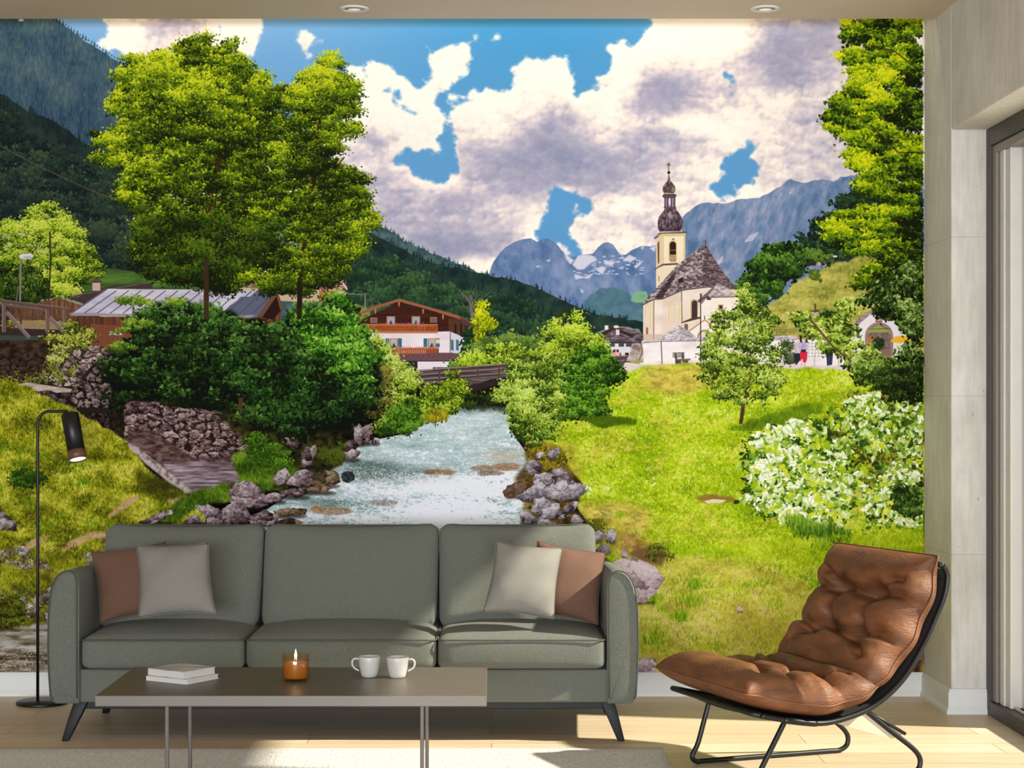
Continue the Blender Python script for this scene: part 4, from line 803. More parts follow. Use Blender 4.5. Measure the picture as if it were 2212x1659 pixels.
poly([(26, 832), (60, 826), (156, 840), (150, 850), (60, 846)], None, pal=[(150, 128, 118), (196, 176, 164)], s=(20, 5), seed=124); stones([(56, 844), (150, 848), (166, 880), (170, 900), (120, 880), (90, 862)], [(40, 28, 28), (76, 60, 62), (110, 92, 92)], (26, 16, 14), 18, .8, 125)
stones([(176, 898), (250, 890), (280, 904), (280, 940), (262, 950), (230, 920)], [(36, 24, 22), (70, 52, 50), (110, 88, 84)], (20, 12, 10), 16, .8, 126)
poly([(236, 860), (560, 850), (760, 930), (640, 1010), (300, 1010), (236, 920)], None, pal=[(14, 10, 8), (30, 22, 16), (48, 38, 22)], s=(10, 8), seed=226, soft=4)
foliage([(236, 850), (560, 860), (800, 880), (800, 960), (640, 1000), (520, 940), (300, 880), (240, 900)], 'oval', [(8, 10, 4), (20, 30, 8), (40, 58, 16)], R=16, leaf=20, dens=.6, seed=227, under=.3)
stones([(268, 876), (300, 862), (400, 882), (480, 890), (520, 930), (552, 960), (550, 996), (430, 1000), (350, 984), (270, 950)], [(56, 38, 38), (106, 84, 84), (150, 126, 124), (190, 168, 164)], (40, 24, 18), 27, .62, 127, .08)
poly([(276, 930), (330, 930), (420, 990), (600, 985), (600, 1020), (380, 1050), (290, 980)], None, pal=[(50, 32, 28), (84, 60, 56), (120, 96, 92)], s=(14, 7), seed=128, soft=2)
poly([(350, 998), (420, 996), (560, 1000), (600, 1012), (520, 1040), (440, 1066), (400, 1066), (370, 1030)], None, pal=[(84, 66, 70), (136, 116, 124), (176, 158, 166)], s=(40, 4), seed=129, soft=1)
GL = [(50, 50, 8), (92, 98, 12), (134, 138, 16), (172, 170, 34), (214, 206, 96)]
SL = [(-157, 800), (0, 815), (50, 832), (100, 858), (160, 884), (210, 910), (270, 950), (290, 980), (330, 1020), (400, 1062), (420, 1084), (470, 1110), (520, 1140), (420, 1200), (240, 1240), (240, 1453), (-157, 1453)]
grass(SL, GL, 46000, 'blade_s', (44, 24), 130, .85, jit=.3, bias=lambda x, y: -.55 * np.clip(1 - np.abs((x - 350) / 60.), 0, 1) * np.clip(1 - np.abs((y - 1040) / 60.), 0, 1) + .04)
for k in range(60):
    x = -140 + rg.rand() * 430; y = 840 + rg.rand() * 300
    if y < 830 + (x + 100) * .42: continue
    cgr = [(66, 110, 10), (86, 132, 16), (60, 84, 10)][rg.randint(3)]
    for q in range(26): dab(x + rg.randn() * 12, y + rg.randn() * 5, TIP['blade'][rg.randint(15)], np.float32(cgr) * (.8 + .5 * rg.rand()), .7)
foliage([(26, 1040), (40, 1012), (70, 1008), (96, 1020), (92, 1046), (60, 1056)], 'oval_s', [(26, 44, 6), (50, 90, 12), (90, 140, 30)], R=11, leaf=24, seed=131)
poly([(274, 952), (300, 966), (340, 1000), (390, 1040), (424, 1066), (414, 1072), (370, 1046), (320, 1006), (280, 968)], None, pal=[(110, 94, 88), (170, 152, 150), (196, 180, 176)], s=(8, 8), seed=132, soft=1)
poly([(290, 1010), (330, 1030), (392, 1056), (404, 1072), (360, 1086), (300, 1060)], (52, 50, 10), .55, soft=5)
for p in ([(234, 1114), (250, 1096), (284, 1074), (310, 1072), (290, 1086), (256, 1106), (238, 1118)], [(126, 1196), (150, 1170), (190, 1150), (236, 1150), (236, 1158), (190, 1166), (156, 1186)], [(40, 1190), (80, 1160), (110, 1156), (80, 1180)], [(360, 1080), (400, 1072), (410, 1080), (372, 1092)]):
    poly(p, None, pal=[(176, 140, 96), (206, 172, 128)], s=(12, 4), j=3, soft=2)
    for k in range(40): q = p[rg.randint(len(p))]; dab(q[0] + rg.randn() * 18, q[1] + 8 + rg.randn() * 6, TIP['blade'][rg.randint(15)], np.float32((110, 120, 16)) * (.7 + .5 * rg.rand()), .7)
poly([(-157, 1236), (60, 1230), (240, 1240), (240, 1360), (-157, 1390)], None, .8, pal=[(30, 22, 12), (74, 66, 20), (120, 116, 24), (150, 140, 40)], s=(22, 14), j=8, seed=139, soft=5)
for x, y, sx, sy, n, q, sd in ((40, 1210, 40, 10, 8, 18, 140), (180, 1215, 30, 14, 6, 20, 141), (60, 1290, 40, 14, 7, 22, 142), (160, 1300, 50, 30, 9, 26, 143), (-60, 1260, 50, 60, 9, 22, 144), (20, 1340, 30, 12, 5, 18, 145), (180, 1400, 60, 30, 8, 26, 146)):
    lumps(x, y, (sx, sy), n, q, sd, [(44, 30, 26), (104, 90, 86), (156, 144, 142), (204, 196, 196)])
    for k_ in range(n * 4):
        q_ = [(70, 74, 10), (110, 116, 16), (140, 140, 30), (90, 60, 24)][rg.randint(4)]; X_ = x + rg.randn() * sx * 1.2; Y_ = y + rg.randn() * sy * 1.3
        for _ in range(22): dab(X_ + rg.randn() * 9, Y_ + rg.randn() * 5, TIP['blade_s'][rg.randint(15)], np.float32(q_) * (.6 + .8 * rg.rand()), .85)
grass([(-157, 1226), (20, 1220), (80, 1240), (110, 1262), (60, 1290), (-10, 1280), (-157, 1290)], GL, 1500, 'blade', seed=147, und=.7, soft=6); grass([(84, 1200), (130, 1196), (180, 1200), (190, 1230), (120, 1240)], GL, 900, 'blade', seed=148, und=.8, soft=5)
foliage([(-20, 1290), (40, 1280), (64, 1310), (50, 1350), (20, 1370), (-20, 1350)], 'oval_s', [(26, 24, 6), (60, 64, 10), (110, 120, 24)], R=14, leaf=36, seed=149); foliage([(-157, 1300), (-20, 1290), (10, 1370), (-157, 1380)], 'oval_s', [(30, 22, 8), (80, 60, 20), (110, 110, 24)], R=14, leaf=30, seed=150)
poly([(-157, 1370), (20, 1360), (90, 1345), (240, 1330), (240, 1453), (-157, 1453)], None, pal=[(84, 74, 56), (132, 122, 104), (160, 152, 140), (186, 180, 172)], s=(40, 8), j=4, seed=151, soft=2)
poly([(-157, 1416), (0, 1406), (50, 1400), (100, 1416), (110, 1440), (60, 1453), (-157, 1453)], None, pal=[(60, 46, 28), (96, 78, 54), (130, 118, 100), (176, 168, 158)], s=(30, 6), o=5, seed=152, soft=3)
for k in range(260): dab(-150 + rg.rand() * 250, 1400 + rg.rand() * 50, TIP['dot'][rg.randint(4)], np.float32((236, 234, 236)), .8)

# ================================================================ left bank by the water
grass([(500, 985), (560, 960), (650, 970), (670, 1000), (640, 1040), (560, 1070), (420, 1100), (380, 1130), (320, 1128), (420, 1060), (520, 1040)], [(30, 44, 8), (54, 78, 12), (84, 112, 20), (120, 150, 40)], 2600, 'blade', seed=160, soft=3)
poly([(470, 890), (560, 900), (700, 920), (740, 1000), (700, 1040), (640, 1010), (560, 980), (500, 930)], None, pal=[(14, 12, 6), (36, 34, 12), (62, 60, 22)], s=(14, 10), j=6, seed=161, soft=3)
foliage([(540, 930), (600, 950), (640, 980), (620, 1010), (520, 1010), (540, 970)], 'oval_s', [(30, 50, 8), (60, 96, 14), (104, 150, 30)], R=13, leaf=26, seed=162, under=.4)
LR = [([(494, 1060), (510, 1042), (540, 1038), (562, 1052), (582, 1080), (580, 1092), (540, 1100), (500, 1090)], 200), ([(476, 1120), (480, 1098), (500, 1088), (530, 1096), (548, 1120), (540, 1134), (486, 1134)], 201), ([(420, 1092), (450, 1088), (480, 1104), (482, 1134), (446, 1134), (440, 1110)], 202), ([(395, 1134), (408, 1114), (430, 1112), (442, 1134)], 203), ([(296, 1130), (330, 1112), (370, 1100), (374, 1110), (330, 1132)], 204),
      ([(588, 1034), (600, 1016), (616, 1010), (628, 1026), (624, 1042), (598, 1050)], 205), ([(618, 1044), (640, 1018), (660, 1012), (680, 1024), (690, 1050), (650, 1054)], 206), ([(606, 948), (616, 936), (636, 938), (648, 956), (642, 970), (616, 962)], 207), ([(650, 980), (660, 966), (682, 958), (684, 976), (672, 1004), (650, 1010)], 208), ([(672, 1024), (700, 1014), (730, 1020), (736, 1042), (700, 1052), (676, 1046)], 209),
      ([(740, 964), (752, 950), (770, 950), (778, 962), (766, 976), (744, 978)], 210), ([(762, 950), (764, 924), (776, 914), (790, 926), (790, 950), (776, 962)], 211), ([(782, 950), (784, 924), (800, 914), (806, 930), (796, 960)], 212), ([(802, 954), (810, 944), (820, 946), (820, 958), (806, 960)], 213), ([(560, 1070), (590, 1064), (620, 1070), (606, 1084), (570, 1086)], 214), ([(600, 1062), (640, 1054), (668, 1066), (640, 1076)], 215),
      ([(640, 1062), (690, 1044), (720, 1052), (700, 1066)], 216), ([(590, 1104), (620, 1096), (664, 1100), (660, 1112), (600, 1116)], 217), ([(540, 1116), (570, 1100), (604, 1116), (600, 1134), (548, 1134)], 218), ([(600, 1126), (630, 1118), (660, 1128), (640, 1136), (604, 1136)], 219), ([(738, 982), (760, 970), (780, 976), (770, 990), (744, 996)], 220)]
for p, sd in LR:
    x = [q[0] for q in p]; y = [q[1] for q in p]; ell(np.mean(x), max(y) - 1, (max(x) - min(x)) * .5, 5, (20, 14, 14), .7, soft=2)
    rock(p, [(34, 22, 22), (88, 68, 70), (142, 122, 126), (196, 180, 186)] if sd not in (209, 216, 217, 219) else [(24, 18, 10), (66, 50, 36), (104, 84, 60), (150, 130, 110)], sd, 32)
ell(752, 1030, 15, 12, (34, 36, 40), .9, j=3, amt=60, s=(4, 6)); foliage([(690, 990), (700, 966), (740, 960), (746, 990), (720, 1010)], 'blade', [(30, 34, 8), (60, 70, 16), (90, 100, 30)], R=12, leaf=36, seed=163, under=.5)

# ================================================================ right bank and meadow
GR = [(116, 140, 8), (140, 170, 6), (162, 192, 10), (188, 208, 30), (222, 230, 110)]
MEA = [(1180, 800), (1310, 812), (1348, 806), (1400, 790), (1480, 786), (1620, 788), (1700, 796), (1850, 800), (1997, 806), (1997, 1453), (1210, 1453), (1260, 1250), (1276, 1140), (1246, 1096), (1262, 1050), (1220, 1000), (1214, 980), (1150, 975), (1140, 940), (1170, 900)]
def bm(x, y):
    tan = np.exp(-((x - 1580) / 330.) ** 2 - ((y - 800) / 30.) ** 2) * .1
    return .02 + tan
grass(MEA, GR, 80000, 'blade_s', (90, 40), 170, .85, jit=.3, bias=bm, j=4)
# sun-bleached flecks through the meadow
M = mask(MEA, 1); y0, y1, x0, x1, m = M; h, w = m.shape
fl = fbm(h, w, 60, 26, 5, .65, 175); ff = fbm(h, w, 6, 4, 3, .8, 176)
lay((y0, y1, x0, x1, m * np.clip((fl * .7 + ff * .5 - .66) * 4, 0, 1) * .45), (214, 180, 84))
lay((y0, y1, x0, x1, m * np.clip((.30 - ff) * 4, 0, 1) * .35), (92, 112, 16)); lay((y0, y1, x0, x1, m * np.clip((ff - .78) * 6, 0, 1) * .5), (236, 240, 150))
# dry, brownish ground: top of the bank and the lower slope
for p, c, a0 in (([(1370, 800), (1480, 784), (1560, 790), (1560, 830), (1490, 850), (1400, 840)], (206, 172, 90), .62), ([(1250, 1100), (1340, 1080), (1420, 1110), (1380, 1160), (1290, 1140)], (220, 180, 100), .7), ([(1330, 1180), (1460, 1200), (1640, 1210), (1780, 1290), (1800, 1453), (1390, 1453), (1360, 1300)], (222, 196, 120), .7), ([(1180, 960), (1240, 960), (1262, 1060), (1230, 1010)], (186, 160, 60), .6),
                 ([(1470, 1300), (1560, 1280), (1700, 1330), (1720, 1400), (1540, 1400)], (206, 168, 110), .55), ([(1620, 1010), (1660, 1000), (1700, 1010)], (190, 150, 70), .4), ([(1840, 960), (1900, 940), (1990, 960), (1990, 1000), (1900, 1010)], (170, 110, 70), .6), ([(1290, 1150), (1380, 1150), (1420, 1190), (1420, 1240), (1370, 1210)], (170, 120, 80), .8), ([(1720, 1000), (1800, 980), (1870, 1000), (1860, 1080), (1780, 1060)], (170, 150, 80), .4), ([(1440, 1290), (1490, 1310), (1480, 1400), (1430, 1400)], (120, 90, 60), .4)):
    poly(p, None, a0, pal=[np.float32(c) * .72, c, np.float32(c) * 1.12 + 8], s=(14, 7), j=10, seed=int(p[0][0]) % 97, soft=9)
grass([(1330, 1180), (1480, 1210), (1640, 1220), (1800, 1290), (1820, 1453), (1390, 1453), (1360, 1300)], [(150, 126, 60), (166, 160, 40), (186, 194, 40), (212, 210, 84), (240, 216, 164)], 22000, 'blade_s', seed=171, under=False, a=.8)
for k in range(75):
    x = 1380 + rg.rand() * 440; y = 1220 + rg.rand() * 225; sc = 6 + rg.rand() * 14
    cgr = [(126, 170, 14), (150, 184, 20), (110, 140, 20), (170, 180, 40), (190, 150, 90)][rg.randint(5)]
    for q in range(int(sc * 2.6)): dab(x + rg.randn() * sc, y + rg.randn() * sc * .5, TIP['blade'][rg.randint(15)], np.float32(cgr) * (.75 + .5 * rg.rand()), .75)
for x, y, s_ in ((1490, 1295, 14), (1470, 1330, 8), (1418, 1375, 16), (1500, 1260, 8), (1400, 1290, 18), (1770, 1260, 12)):
    for q in range(60): dab(x + rg.randn() * s_, y + rg.randn() * s_ * .4, TIP['blade_l'][rg.randint(15)], np.float32((124, 168, 20)) * (.6 + .7 * rg.rand()), .8)
for k in range(240):      # tufts over the meadow
    x = 1280 + rg.rand() * 700; y = 840 + rg.rand() * 360
    if x < 1290 + (y - 900) * .1: continue
    cgr = [(124, 178, 8), (150, 190, 20), (108, 146, 14), (200, 216, 60), (100, 128, 20)][rg.randint(5)]
    for q in range(16): dab(x + rg.randn() * 12, y + rg.randn() * 4, TIP['blade'][rg.randint(15)], np.float32(cgr) * (.85 + .3 * rg.rand()), .6)
poly([(1130, 940), (1180, 955), (1206, 970), (1232, 1016), (1250, 1060), (1240, 1100), (1280, 1140), (1300, 1453), (1140, 1453), (1124, 1130), (1140, 1060), (1110, 1040), (1140, 1000)], None, .9, pal=[(60, 44, 20), (110, 86, 34), (150, 124, 50)], s=(12, 8), j=5, seed=172, soft=3)
foliage([(1150, 980), (1170, 960), (1214, 968), (1230, 1000), (1200, 1016), (1170, 1014)], 'oval_s', [(60, 52, 10), (120, 110, 20), (176, 150, 40)], R=11, leaf=26, seed=173)
RR_ = [([(1132, 1014), (1138, 998), (1156, 992), (1172, 1006), (1168, 1022), (1146, 1028)], 230), ([(1150, 986), (1166, 976), (1178, 976), (1168, 992)], 231), ([(1178, 986), (1190, 970), (1206, 966), (1210, 980), (1190, 994)], 232), ([(1086, 1062), (1096, 1048), (1120, 1040), (1138, 1044), (1136, 1060), (1110, 1076), (1090, 1074)], 233), ([(1116, 1076), (1140, 1056), (1160, 1040), (1170, 1050), (1164, 1080), (1130, 1084)], 234),
       ([(1150, 1040), (1156, 1024), (1176, 1020), (1204, 1026), (1200, 1042), (1176, 1070), (1158, 1066)], 235), ([(1184, 1022), (1196, 1012), (1214, 1008), (1230, 1024), (1226, 1032), (1204, 1030)], 236), ([(1196, 1046), (1206, 1032), (1232, 1024), (1232, 1036), (1212, 1048)], 237), ([(1160, 1064), (1176, 1050), (1196, 1044), (1198, 1060), (1180, 1076), (1162, 1078)], 238), ([(1180, 1074), (1186, 1056), (1206, 1038), (1236, 1036), (1264, 1048), (1268, 1062), (1250, 1078), (1216, 1084)], 239),
       ([(1148, 1104), (1152, 1080), (1174, 1072), (1190, 1080), (1178, 1096), (1160, 1112)], 240), ([(1158, 1108), (1162, 1088), (1186, 1078), (1208, 1088), (1208, 1106), (1190, 1122), (1164, 1120)], 241), ([(1200, 1116), (1216, 1096), (1240, 1082), (1250, 1084), (1238, 1104), (1214, 1122)], 242), ([(1120, 1106), (1136, 1100), (1148, 1106), (1140, 1120), (1126, 1120)], 243), ([(1128, 1120), (1146, 1110), (1158, 1118), (1150, 1134), (1130, 1134)], 244), ([(1150, 1134), (1160, 1120), (1184, 1120), (1204, 1130), (1196, 1140), (1156, 1142)], 245), ([(1228, 1134), (1236, 1112), (1246, 1110), (1262, 1124), (1258, 1134)], 246),
       ([(1280, 1150), (1290, 1140), (1304, 1148), (1306, 1166), (1286, 1172)], 247), ([(1306, 1152), (1320, 1142), (1334, 1150), (1330, 1170), (1312, 1174)], 248), ([(1284, 1190), (1298, 1172), (1316, 1178), (1318, 1196), (1296, 1210)], 249), ([(1316, 1220), (1344, 1204), (1380, 1206), (1420, 1228), (1436, 1250), (1420, 1280), (1390, 1304), (1350, 1290), (1330, 1250)], 250), ([(1340, 1200), (1344, 1188), (1356, 1190), (1354, 1204)], 251), ([(1376, 1430), (1392, 1418), (1416, 1424), (1418, 1453), (1376, 1453)], 252), ([(1590, 1312), (1600, 1308), (1606, 1318), (1596, 1322)], 253)]
for p, sd in RR_:
    x = [q[0] for q in p]; y = [q[1] for q in p]; ell(np.mean(x), max(y) - 2, (max(x) - min(x)) * .36, 4, (40, 28, 20), .6, soft=2)
    rock(p, [(46, 36, 40), (108, 97, 102), (154, 144, 150), (206, 196, 200)] if sd < 250 and sd != 233 else ([(44, 30, 20), (90, 66, 44), (130, 104, 90)] if sd == 233 else [(120, 100, 106), (170, 148, 154), (206, 186, 192), (228, 212, 216)]), sd, 44 if sd in (239, 235, 250) else 32)
for p in ([(1500, 1074), (1520, 1068), (1580, 1070), (1592, 1080), (1560, 1084), (1510, 1082)],): poly(p, (130, 96, 50), .8, j=3, soft=2); poly([(1520, 1082), (1540, 1078), (1570, 1080), (1560, 1086), (1528, 1087)], (232, 206, 180))
line([(1300, 1104), (1330, 1112)], 2.4, (206, 184, 150)); foliage([(1270, 1120), (1300, 1124), (1306, 1140), (1280, 1146)], 'oval_s', [(70, 70, 20), (120, 120, 34)], R=9, leaf=20, seed=174, under=.5)
for x, y in ((1325, 1040), (1408, 1042), (1272, 1056), (1280, 1062)):
    for k in range(9): dab(x + rg.randn() * 8, y + rg.randn() * 8, TIP['heart'][rg.randint(24)], np.float32([(226, 236, 190), (150, 190, 50), (206, 224, 60)][rg.randint(3)]), .9)
poly([(1346, 1196), (1400, 1180), (1440, 1196), (1430, 1222), (1390, 1210)], (96, 70, 46), .75, j=5, soft=3); foliage([(1392, 1206), (1400, 1176), (1440, 1180), (1452, 1200), (1420, 1216)], 'oval_s', [(60, 50, 16), (100, 104, 30), (140, 150, 50)], R=11, leaf=26, seed=175, under=.4)

# ================================================================ bushes along the river
DK = [(8, 14, 6), (20, 36, 10), (38, 66, 20), (66, 104, 36), (104, 146, 62)]
YGB = [(34, 46, 8), (74, 100, 12), (120, 150, 24), (166, 190, 40), (200, 214, 84)]
foliage([(905, 900), (905, 860), (920, 836), (950, 832), (980, 800), (1010, 830), (1020, 850), (1010, 880), (960, 900), (930, 912)], 'oval_s', YGB, R=14, leaf=50, seed=180, bias=.0, j=5)
poly([(1010, 846), (1100, 830), (1100, 884), (1000, 886)], (24, 26, 12), .85, soft=4, j=5); foliage([(1000, 880), (1010, 856), (1040, 850), (1090, 856), (1090, 876)], 'oval_s', [(14, 20, 8), (36, 52, 14), (66, 92, 24)], R=12, leaf=20, seed=181)
foliage([(926, 908), (926, 890), (950, 880), (964, 895), (968, 905)], 'blade', [(90, 90, 16), (160, 140, 20), (196, 190, 50)], R=9, leaf=40, seed=182)
foliage([(1070, 850), (1080, 826), (1110, 796), (1140, 780), (1170, 768), (1210, 770), (1236, 790), (1234, 860), (1230, 900), (1200, 930), (1180, 950), (1150, 972), (1130, 960), (1116, 930), (1100, 912), (1104, 880), (1080, 860)], 'oval_s', [(30, 46, 12), (70, 98, 20), (122, 150, 40), (170, 194, 64), (206, 220, 116)], R=15, leaf=64, dens=1.3, seed=183, j=7, bias=lambda x, y: .12 - (y - 800) * .0016)
foliage([(1226, 900), (1230, 850), (1226, 810), (1240, 770), (1262, 752), (1290, 748), (1312, 764), (1330, 790), (1346, 808), (1340, 826), (1316, 832), (1308, 860), (1322, 888), (1300, 904), (1250, 912)], 'maple_s', [(10, 24, 6), (20, 44, 8), (40, 76, 12), (74, 120, 20), (124, 170, 44)], R=14, leaf=70, dens=1.4, seed=184, j=6, bias=-.02)
grass([(1250, 905), (1320, 900), (1376, 910), (1372, 918), (1290, 920)], [(60, 84, 8), (84, 116, 10)], 500, 'blade', seed=185, soft=4)
foliage([(790, 740), (820, 730), (840, 744), (870, 790), (900, 800), (908, 860), (904, 910), (880, 936), (840, 934), (810, 930), (800, 880), (790, 820)], 'oval_s', [(24, 34, 8), (60, 84, 12), (110, 136, 24), (158, 180, 50), (196, 206, 110)], R=15, leaf=60, dens=1.3, seed=186, j=7, bias=lambda x, y: .08 - (y - 800) * .0012)
foliage([(760, 760), (800, 750), (846, 790), (850, 860), (820, 900), (790, 900)], 'oval_s', [(40, 30, 12), (84, 74, 26), (120, 120, 44), (150, 150, 70)], R=14, leaf=40, seed=187, bias=0, under=.7)
foliage([(826, 930), (850, 880), (880, 860), (906, 880), (904, 920), (880, 938)], 'maple_s', [(14, 30, 6), (34, 66, 10), (66, 110, 20), (110, 150, 40)], R=13, leaf=50, seed=188)
# the dark bush under the two maples
BUSH = [(232, 800), (244, 764), (290, 720), (300, 680), (330, 656), (400, 650), (470, 660), (520, 690), (600, 700), (640, 672), (700, 650), (740, 636), (752, 670), (790, 720), (812, 770), (824, 820), (806, 870), (776, 900), (720, 930), (660, 946), (600, 930), (520, 900), (460, 876), (380, 870), (300, 862), (250, 850)]
poly(BUSH, (8, 12, 6), .96, j=10, soft=3, seed=190)
foliage(BUSH, 'maple', DK, R=22, leaf=34, dens=.95, seed=191, j=8, under=.0, bias=lambda x, y: -.12 - (y - 760) * .0009 + .1 * (x > 600) + (.12 if y < 720 else 0), jit=.2, tone=8, flat=.55)
foliage([(640, 690), (700, 640), (746, 630), (760, 660), (800, 720), (830, 790), (790, 830), (700, 790), (650, 740)], 'oval', [(16, 34, 8), (36, 76, 14), (66, 120, 24), (110, 164, 44), (160, 200, 80)], R=20, leaf=46, dens=.9, seed=192, under=.1, flat=.5, bias=.0, tone=10)
foliage([(500, 780), (600, 760), (760, 780), (800, 850), (740, 900), (600, 920), (520, 860)], 'oval', [(8, 16, 6), (22, 46, 12), (44, 86, 26), (80, 124, 50)], R=24, leaf=34, dens=.7, seed=193, under=.0, flat=.4, bias=-.06)
for p in ([(250, 700), (300, 690), (330, 704), (300, 712)], [(225, 745), (260, 740), (300, 752), (260, 760)], [(250, 640), (320, 646), (340, 660), (270, 660)], [(232, 720), (270, 712), (280, 724)], [(330, 640), (400, 650), (390, 664)]):
    foliage(p, 'maple_s', [(50, 70, 16), (100, 130, 30), (160, 186, 70)], R=9, leaf=26, seed=194, under=.2, j=2)
poly([(516, 860), (526, 858), (522, 888), (514, 886)], (84, 50, 36), .9)

# ================================================================ the two big maples
TP = [(16, 22, 4), (36, 50, 6), (62, 86, 10), (98, 124, 14), (146, 166, 18), (200, 206, 34)]
T1 = [(262, 150), (290, 116), (318, 132), (330, 108), (356, 104), (376, 122), (386, 104), (410, 88), (450, 78), (462, 108), (486, 80), (504, 84), (506, 118), (530, 122), (544, 150), (576, 160), (566, 186), (590, 206), (584, 240), (606, 262), (600, 306), (612, 340), (604, 372), (626, 384), (622, 420), (640, 446), (612, 486), (604, 530), (584, 570), (560, 600), (520, 622), (470, 640), (430, 600), (380, 612), (330, 604), (300, 580), (296, 530), (286, 488), (300, 470), (292, 430), (252, 432), (246, 404), (280, 386), (276, 362), (230, 350),
      (200, 352), (198, 336), (236, 330), (228, 312), (192, 302), (196, 284), (236, 292), (262, 276), (268, 250), (244, 220), (240, 190), (262, 188), (256, 166)]
def b_t1(x, y): return .24 * np.exp(-((y - 130) / 90.) ** 2) + .24 * np.exp(-((x - 240) / 60.) ** 2) - .20 * np.exp(-((x - 430) / 110.) ** 2 - ((y - 420) / 130.) ** 2) - .1 * (y > 470) - .06 + .18 * np.exp(-((x - 600) / 40.) ** 2 - ((y - 380) / 80.) ** 2) - .02
T2 = [(590, 214), (604, 182), (634, 180), (644, 162), (676, 158), (690, 140), (712, 130), (722, 116), (744, 120), (738, 148), (756, 160), (772, 176), (768, 206), (776, 240), (772, 262), (780, 294), (756, 296), (740, 280), (734, 330), (724, 366), (760, 364), (786, 370), (802, 392), (782, 398), (784, 430), (800, 456), (820, 472), (816, 488), (788, 486), (782, 540), (760, 580), (750, 600), (700, 626), (640, 636), (580, 640), (556, 620), (600, 540), (640, 450), (612, 340), (606, 262)]
def b_t2(x, y): return .20 * np.exp(-((y - 170) / 70.) ** 2) + .12 * (x > 740) * (y > 440) - .1 * (y > 300) - .1 * np.exp(-((x - 690) / 60.) ** 2 - ((y - 380) / 120.) ** 2)
foliage(T2, 'maple_t', TP, R=17, leaf=115, dens=1.15, seed=201, j=12, bias=b_t2, under=.5, jit=.17)
for p, w in (([(648, 660), (650, 590), (660, 520), (672, 440), (684, 340), (690, 260)], 10), ([(672, 470), (650, 400), (640, 330)], 4), ([(676, 430), (720, 370), (744, 340)], 3), ([(660, 520), (720, 470), (770, 430)], 3)): line(p, w, (40, 24, 14), .9)
foliage(T2, 'maple_t', TP, R=15, leaf=60, dens=.65, seed=202, j=12, bias=b_t2, under=0, jit=.17)
foliage(T1, 'maple_s', TP, R=20, leaf=110, dens=1.15, seed=203, j=12, bias=b_t1, under=.75, jit=.17)
for p, w in (([(446, 650), (446, 560), (450, 480), (462, 400), (474, 340), (482, 280), (484, 240)], 11), ([(452, 470), (430, 420), (400, 380)], 4), ([(462, 400), (450, 350), (430, 300)], 3.5), ([(474, 340), (510, 300), (540, 280)], 3), ([(452, 500), (500, 450), (540, 410)], 4)): line(p, w, (52, 30, 16), .85)
foliage(T1, 'maple_s', TP, R=17, leaf=62, dens=.75, seed=204, j=12, bias=b_t1, under=0, jit=.17)
foliage([(300, 440), (330, 470), (420, 470), (520, 480), (600, 480), (580, 560), (470, 600), (330, 590), (300, 540)], 'maple_s', [(14, 20, 4), (34, 50, 8), (60, 84, 12), (90, 116, 20)], R=19, leaf=60, dens=.9, seed=205, under=.0)
line([(445, 560), (446, 620), (446, 690)], 11, (60, 38, 26), .9); line([(648, 600), (646, 690)], 10, (34, 22, 14), .9)

# ================================================================ right side trees and plants
AP = [(30, 46, 12), (74, 98, 22), (118, 146, 36), (168, 190, 66), (208, 220, 120)]
for p in ([(1600, 916), (1606, 870), (1614, 846), (1608, 820)],): line(p, 8, (74, 50, 40))
line([(1608, 850), (1586, 860), (1560, 842)], 4, (84, 58, 46)); line([(1612, 840), (1626, 800), (1620, 760)], 4, (96, 70, 54)); line([(1620, 830), (1650, 800)], 3, (84, 60, 46))
AT = [(1510, 800), (1516, 770), (1512, 740), (1536, 720), (1540, 690), (1580, 680), (1596, 650), (1596, 604), (1606, 600), (1616, 640), (1634, 624), (1640, 660), (1656, 690), (1694, 684), (1690, 700), (1664, 720), (1670, 750), (1690, 790), (1700, 820), (1680, 850), (1650, 880), (1630, 870), (1600, 870), (1570, 862), (1540, 850), (1516, 830)]
foliage(AT, 'oval_s', AP, R=12, leaf=34, dens=.85, seed=210, j=14, under=.08, jit=.26, bias=-.04)
grass([(1570, 925), (1640, 905), (1700, 880), (1780, 870), (1770, 890), (1700, 915), (1620, 930)], [(64, 90, 10), (94, 124, 14), (130, 160, 24)], 1200, 'blade', seed=211, soft=5)
RT = [(1836, 30), (1822, 70), (1838, 92), (1812, 104), (1814, 134), (1842, 150), (1856, 132), (1848, 170), (1826, 196), (1796, 230), (1788, 250), (1806, 262), (1784, 266), (1788, 286), (1830, 300), (1848, 312), (1832, 334), (1842, 366), (1858, 400), (1880, 426), (1936, 424), (1930, 440), (1850, 440), (1812, 470), (1776, 492), (1778, 512), (1820, 540), (1870, 552), (1884, 570), (1846, 596), (1844, 620), (1884, 626), (1900, 650), (1930, 690), (1997, 700), (1997, 30)]
def b_rt(x, y): return .14 * np.sin(x * .045 + y * .02) + .18 * np.exp(-((x - 1830) / 60.) ** 2) - .12 * (x > 1930) + .16 * np.exp(-((x - 1920) / 40.) ** 2 - ((y - 130) / 70.) ** 2) - .1 * (y > 440) * (x > 1880) - .06
foliage(RT, 'maple_m', [(16, 24, 4), (40, 60, 8), (78, 110, 12), (130, 160, 14), (180, 196, 16), (214, 216, 24)], R=18, leaf=84, dens=1.3, seed=212, j=11, bias=b_rt, under=.9, jit=.16, flat=.55, tone=10)
for p in ([(1997, 330), (1940, 330), (1880, 270)], [(1997, 160), (1930, 110), (1880, 100)], [(1997, 520), (1930, 470)]): line(p, 4, (46, 28, 18), .6)
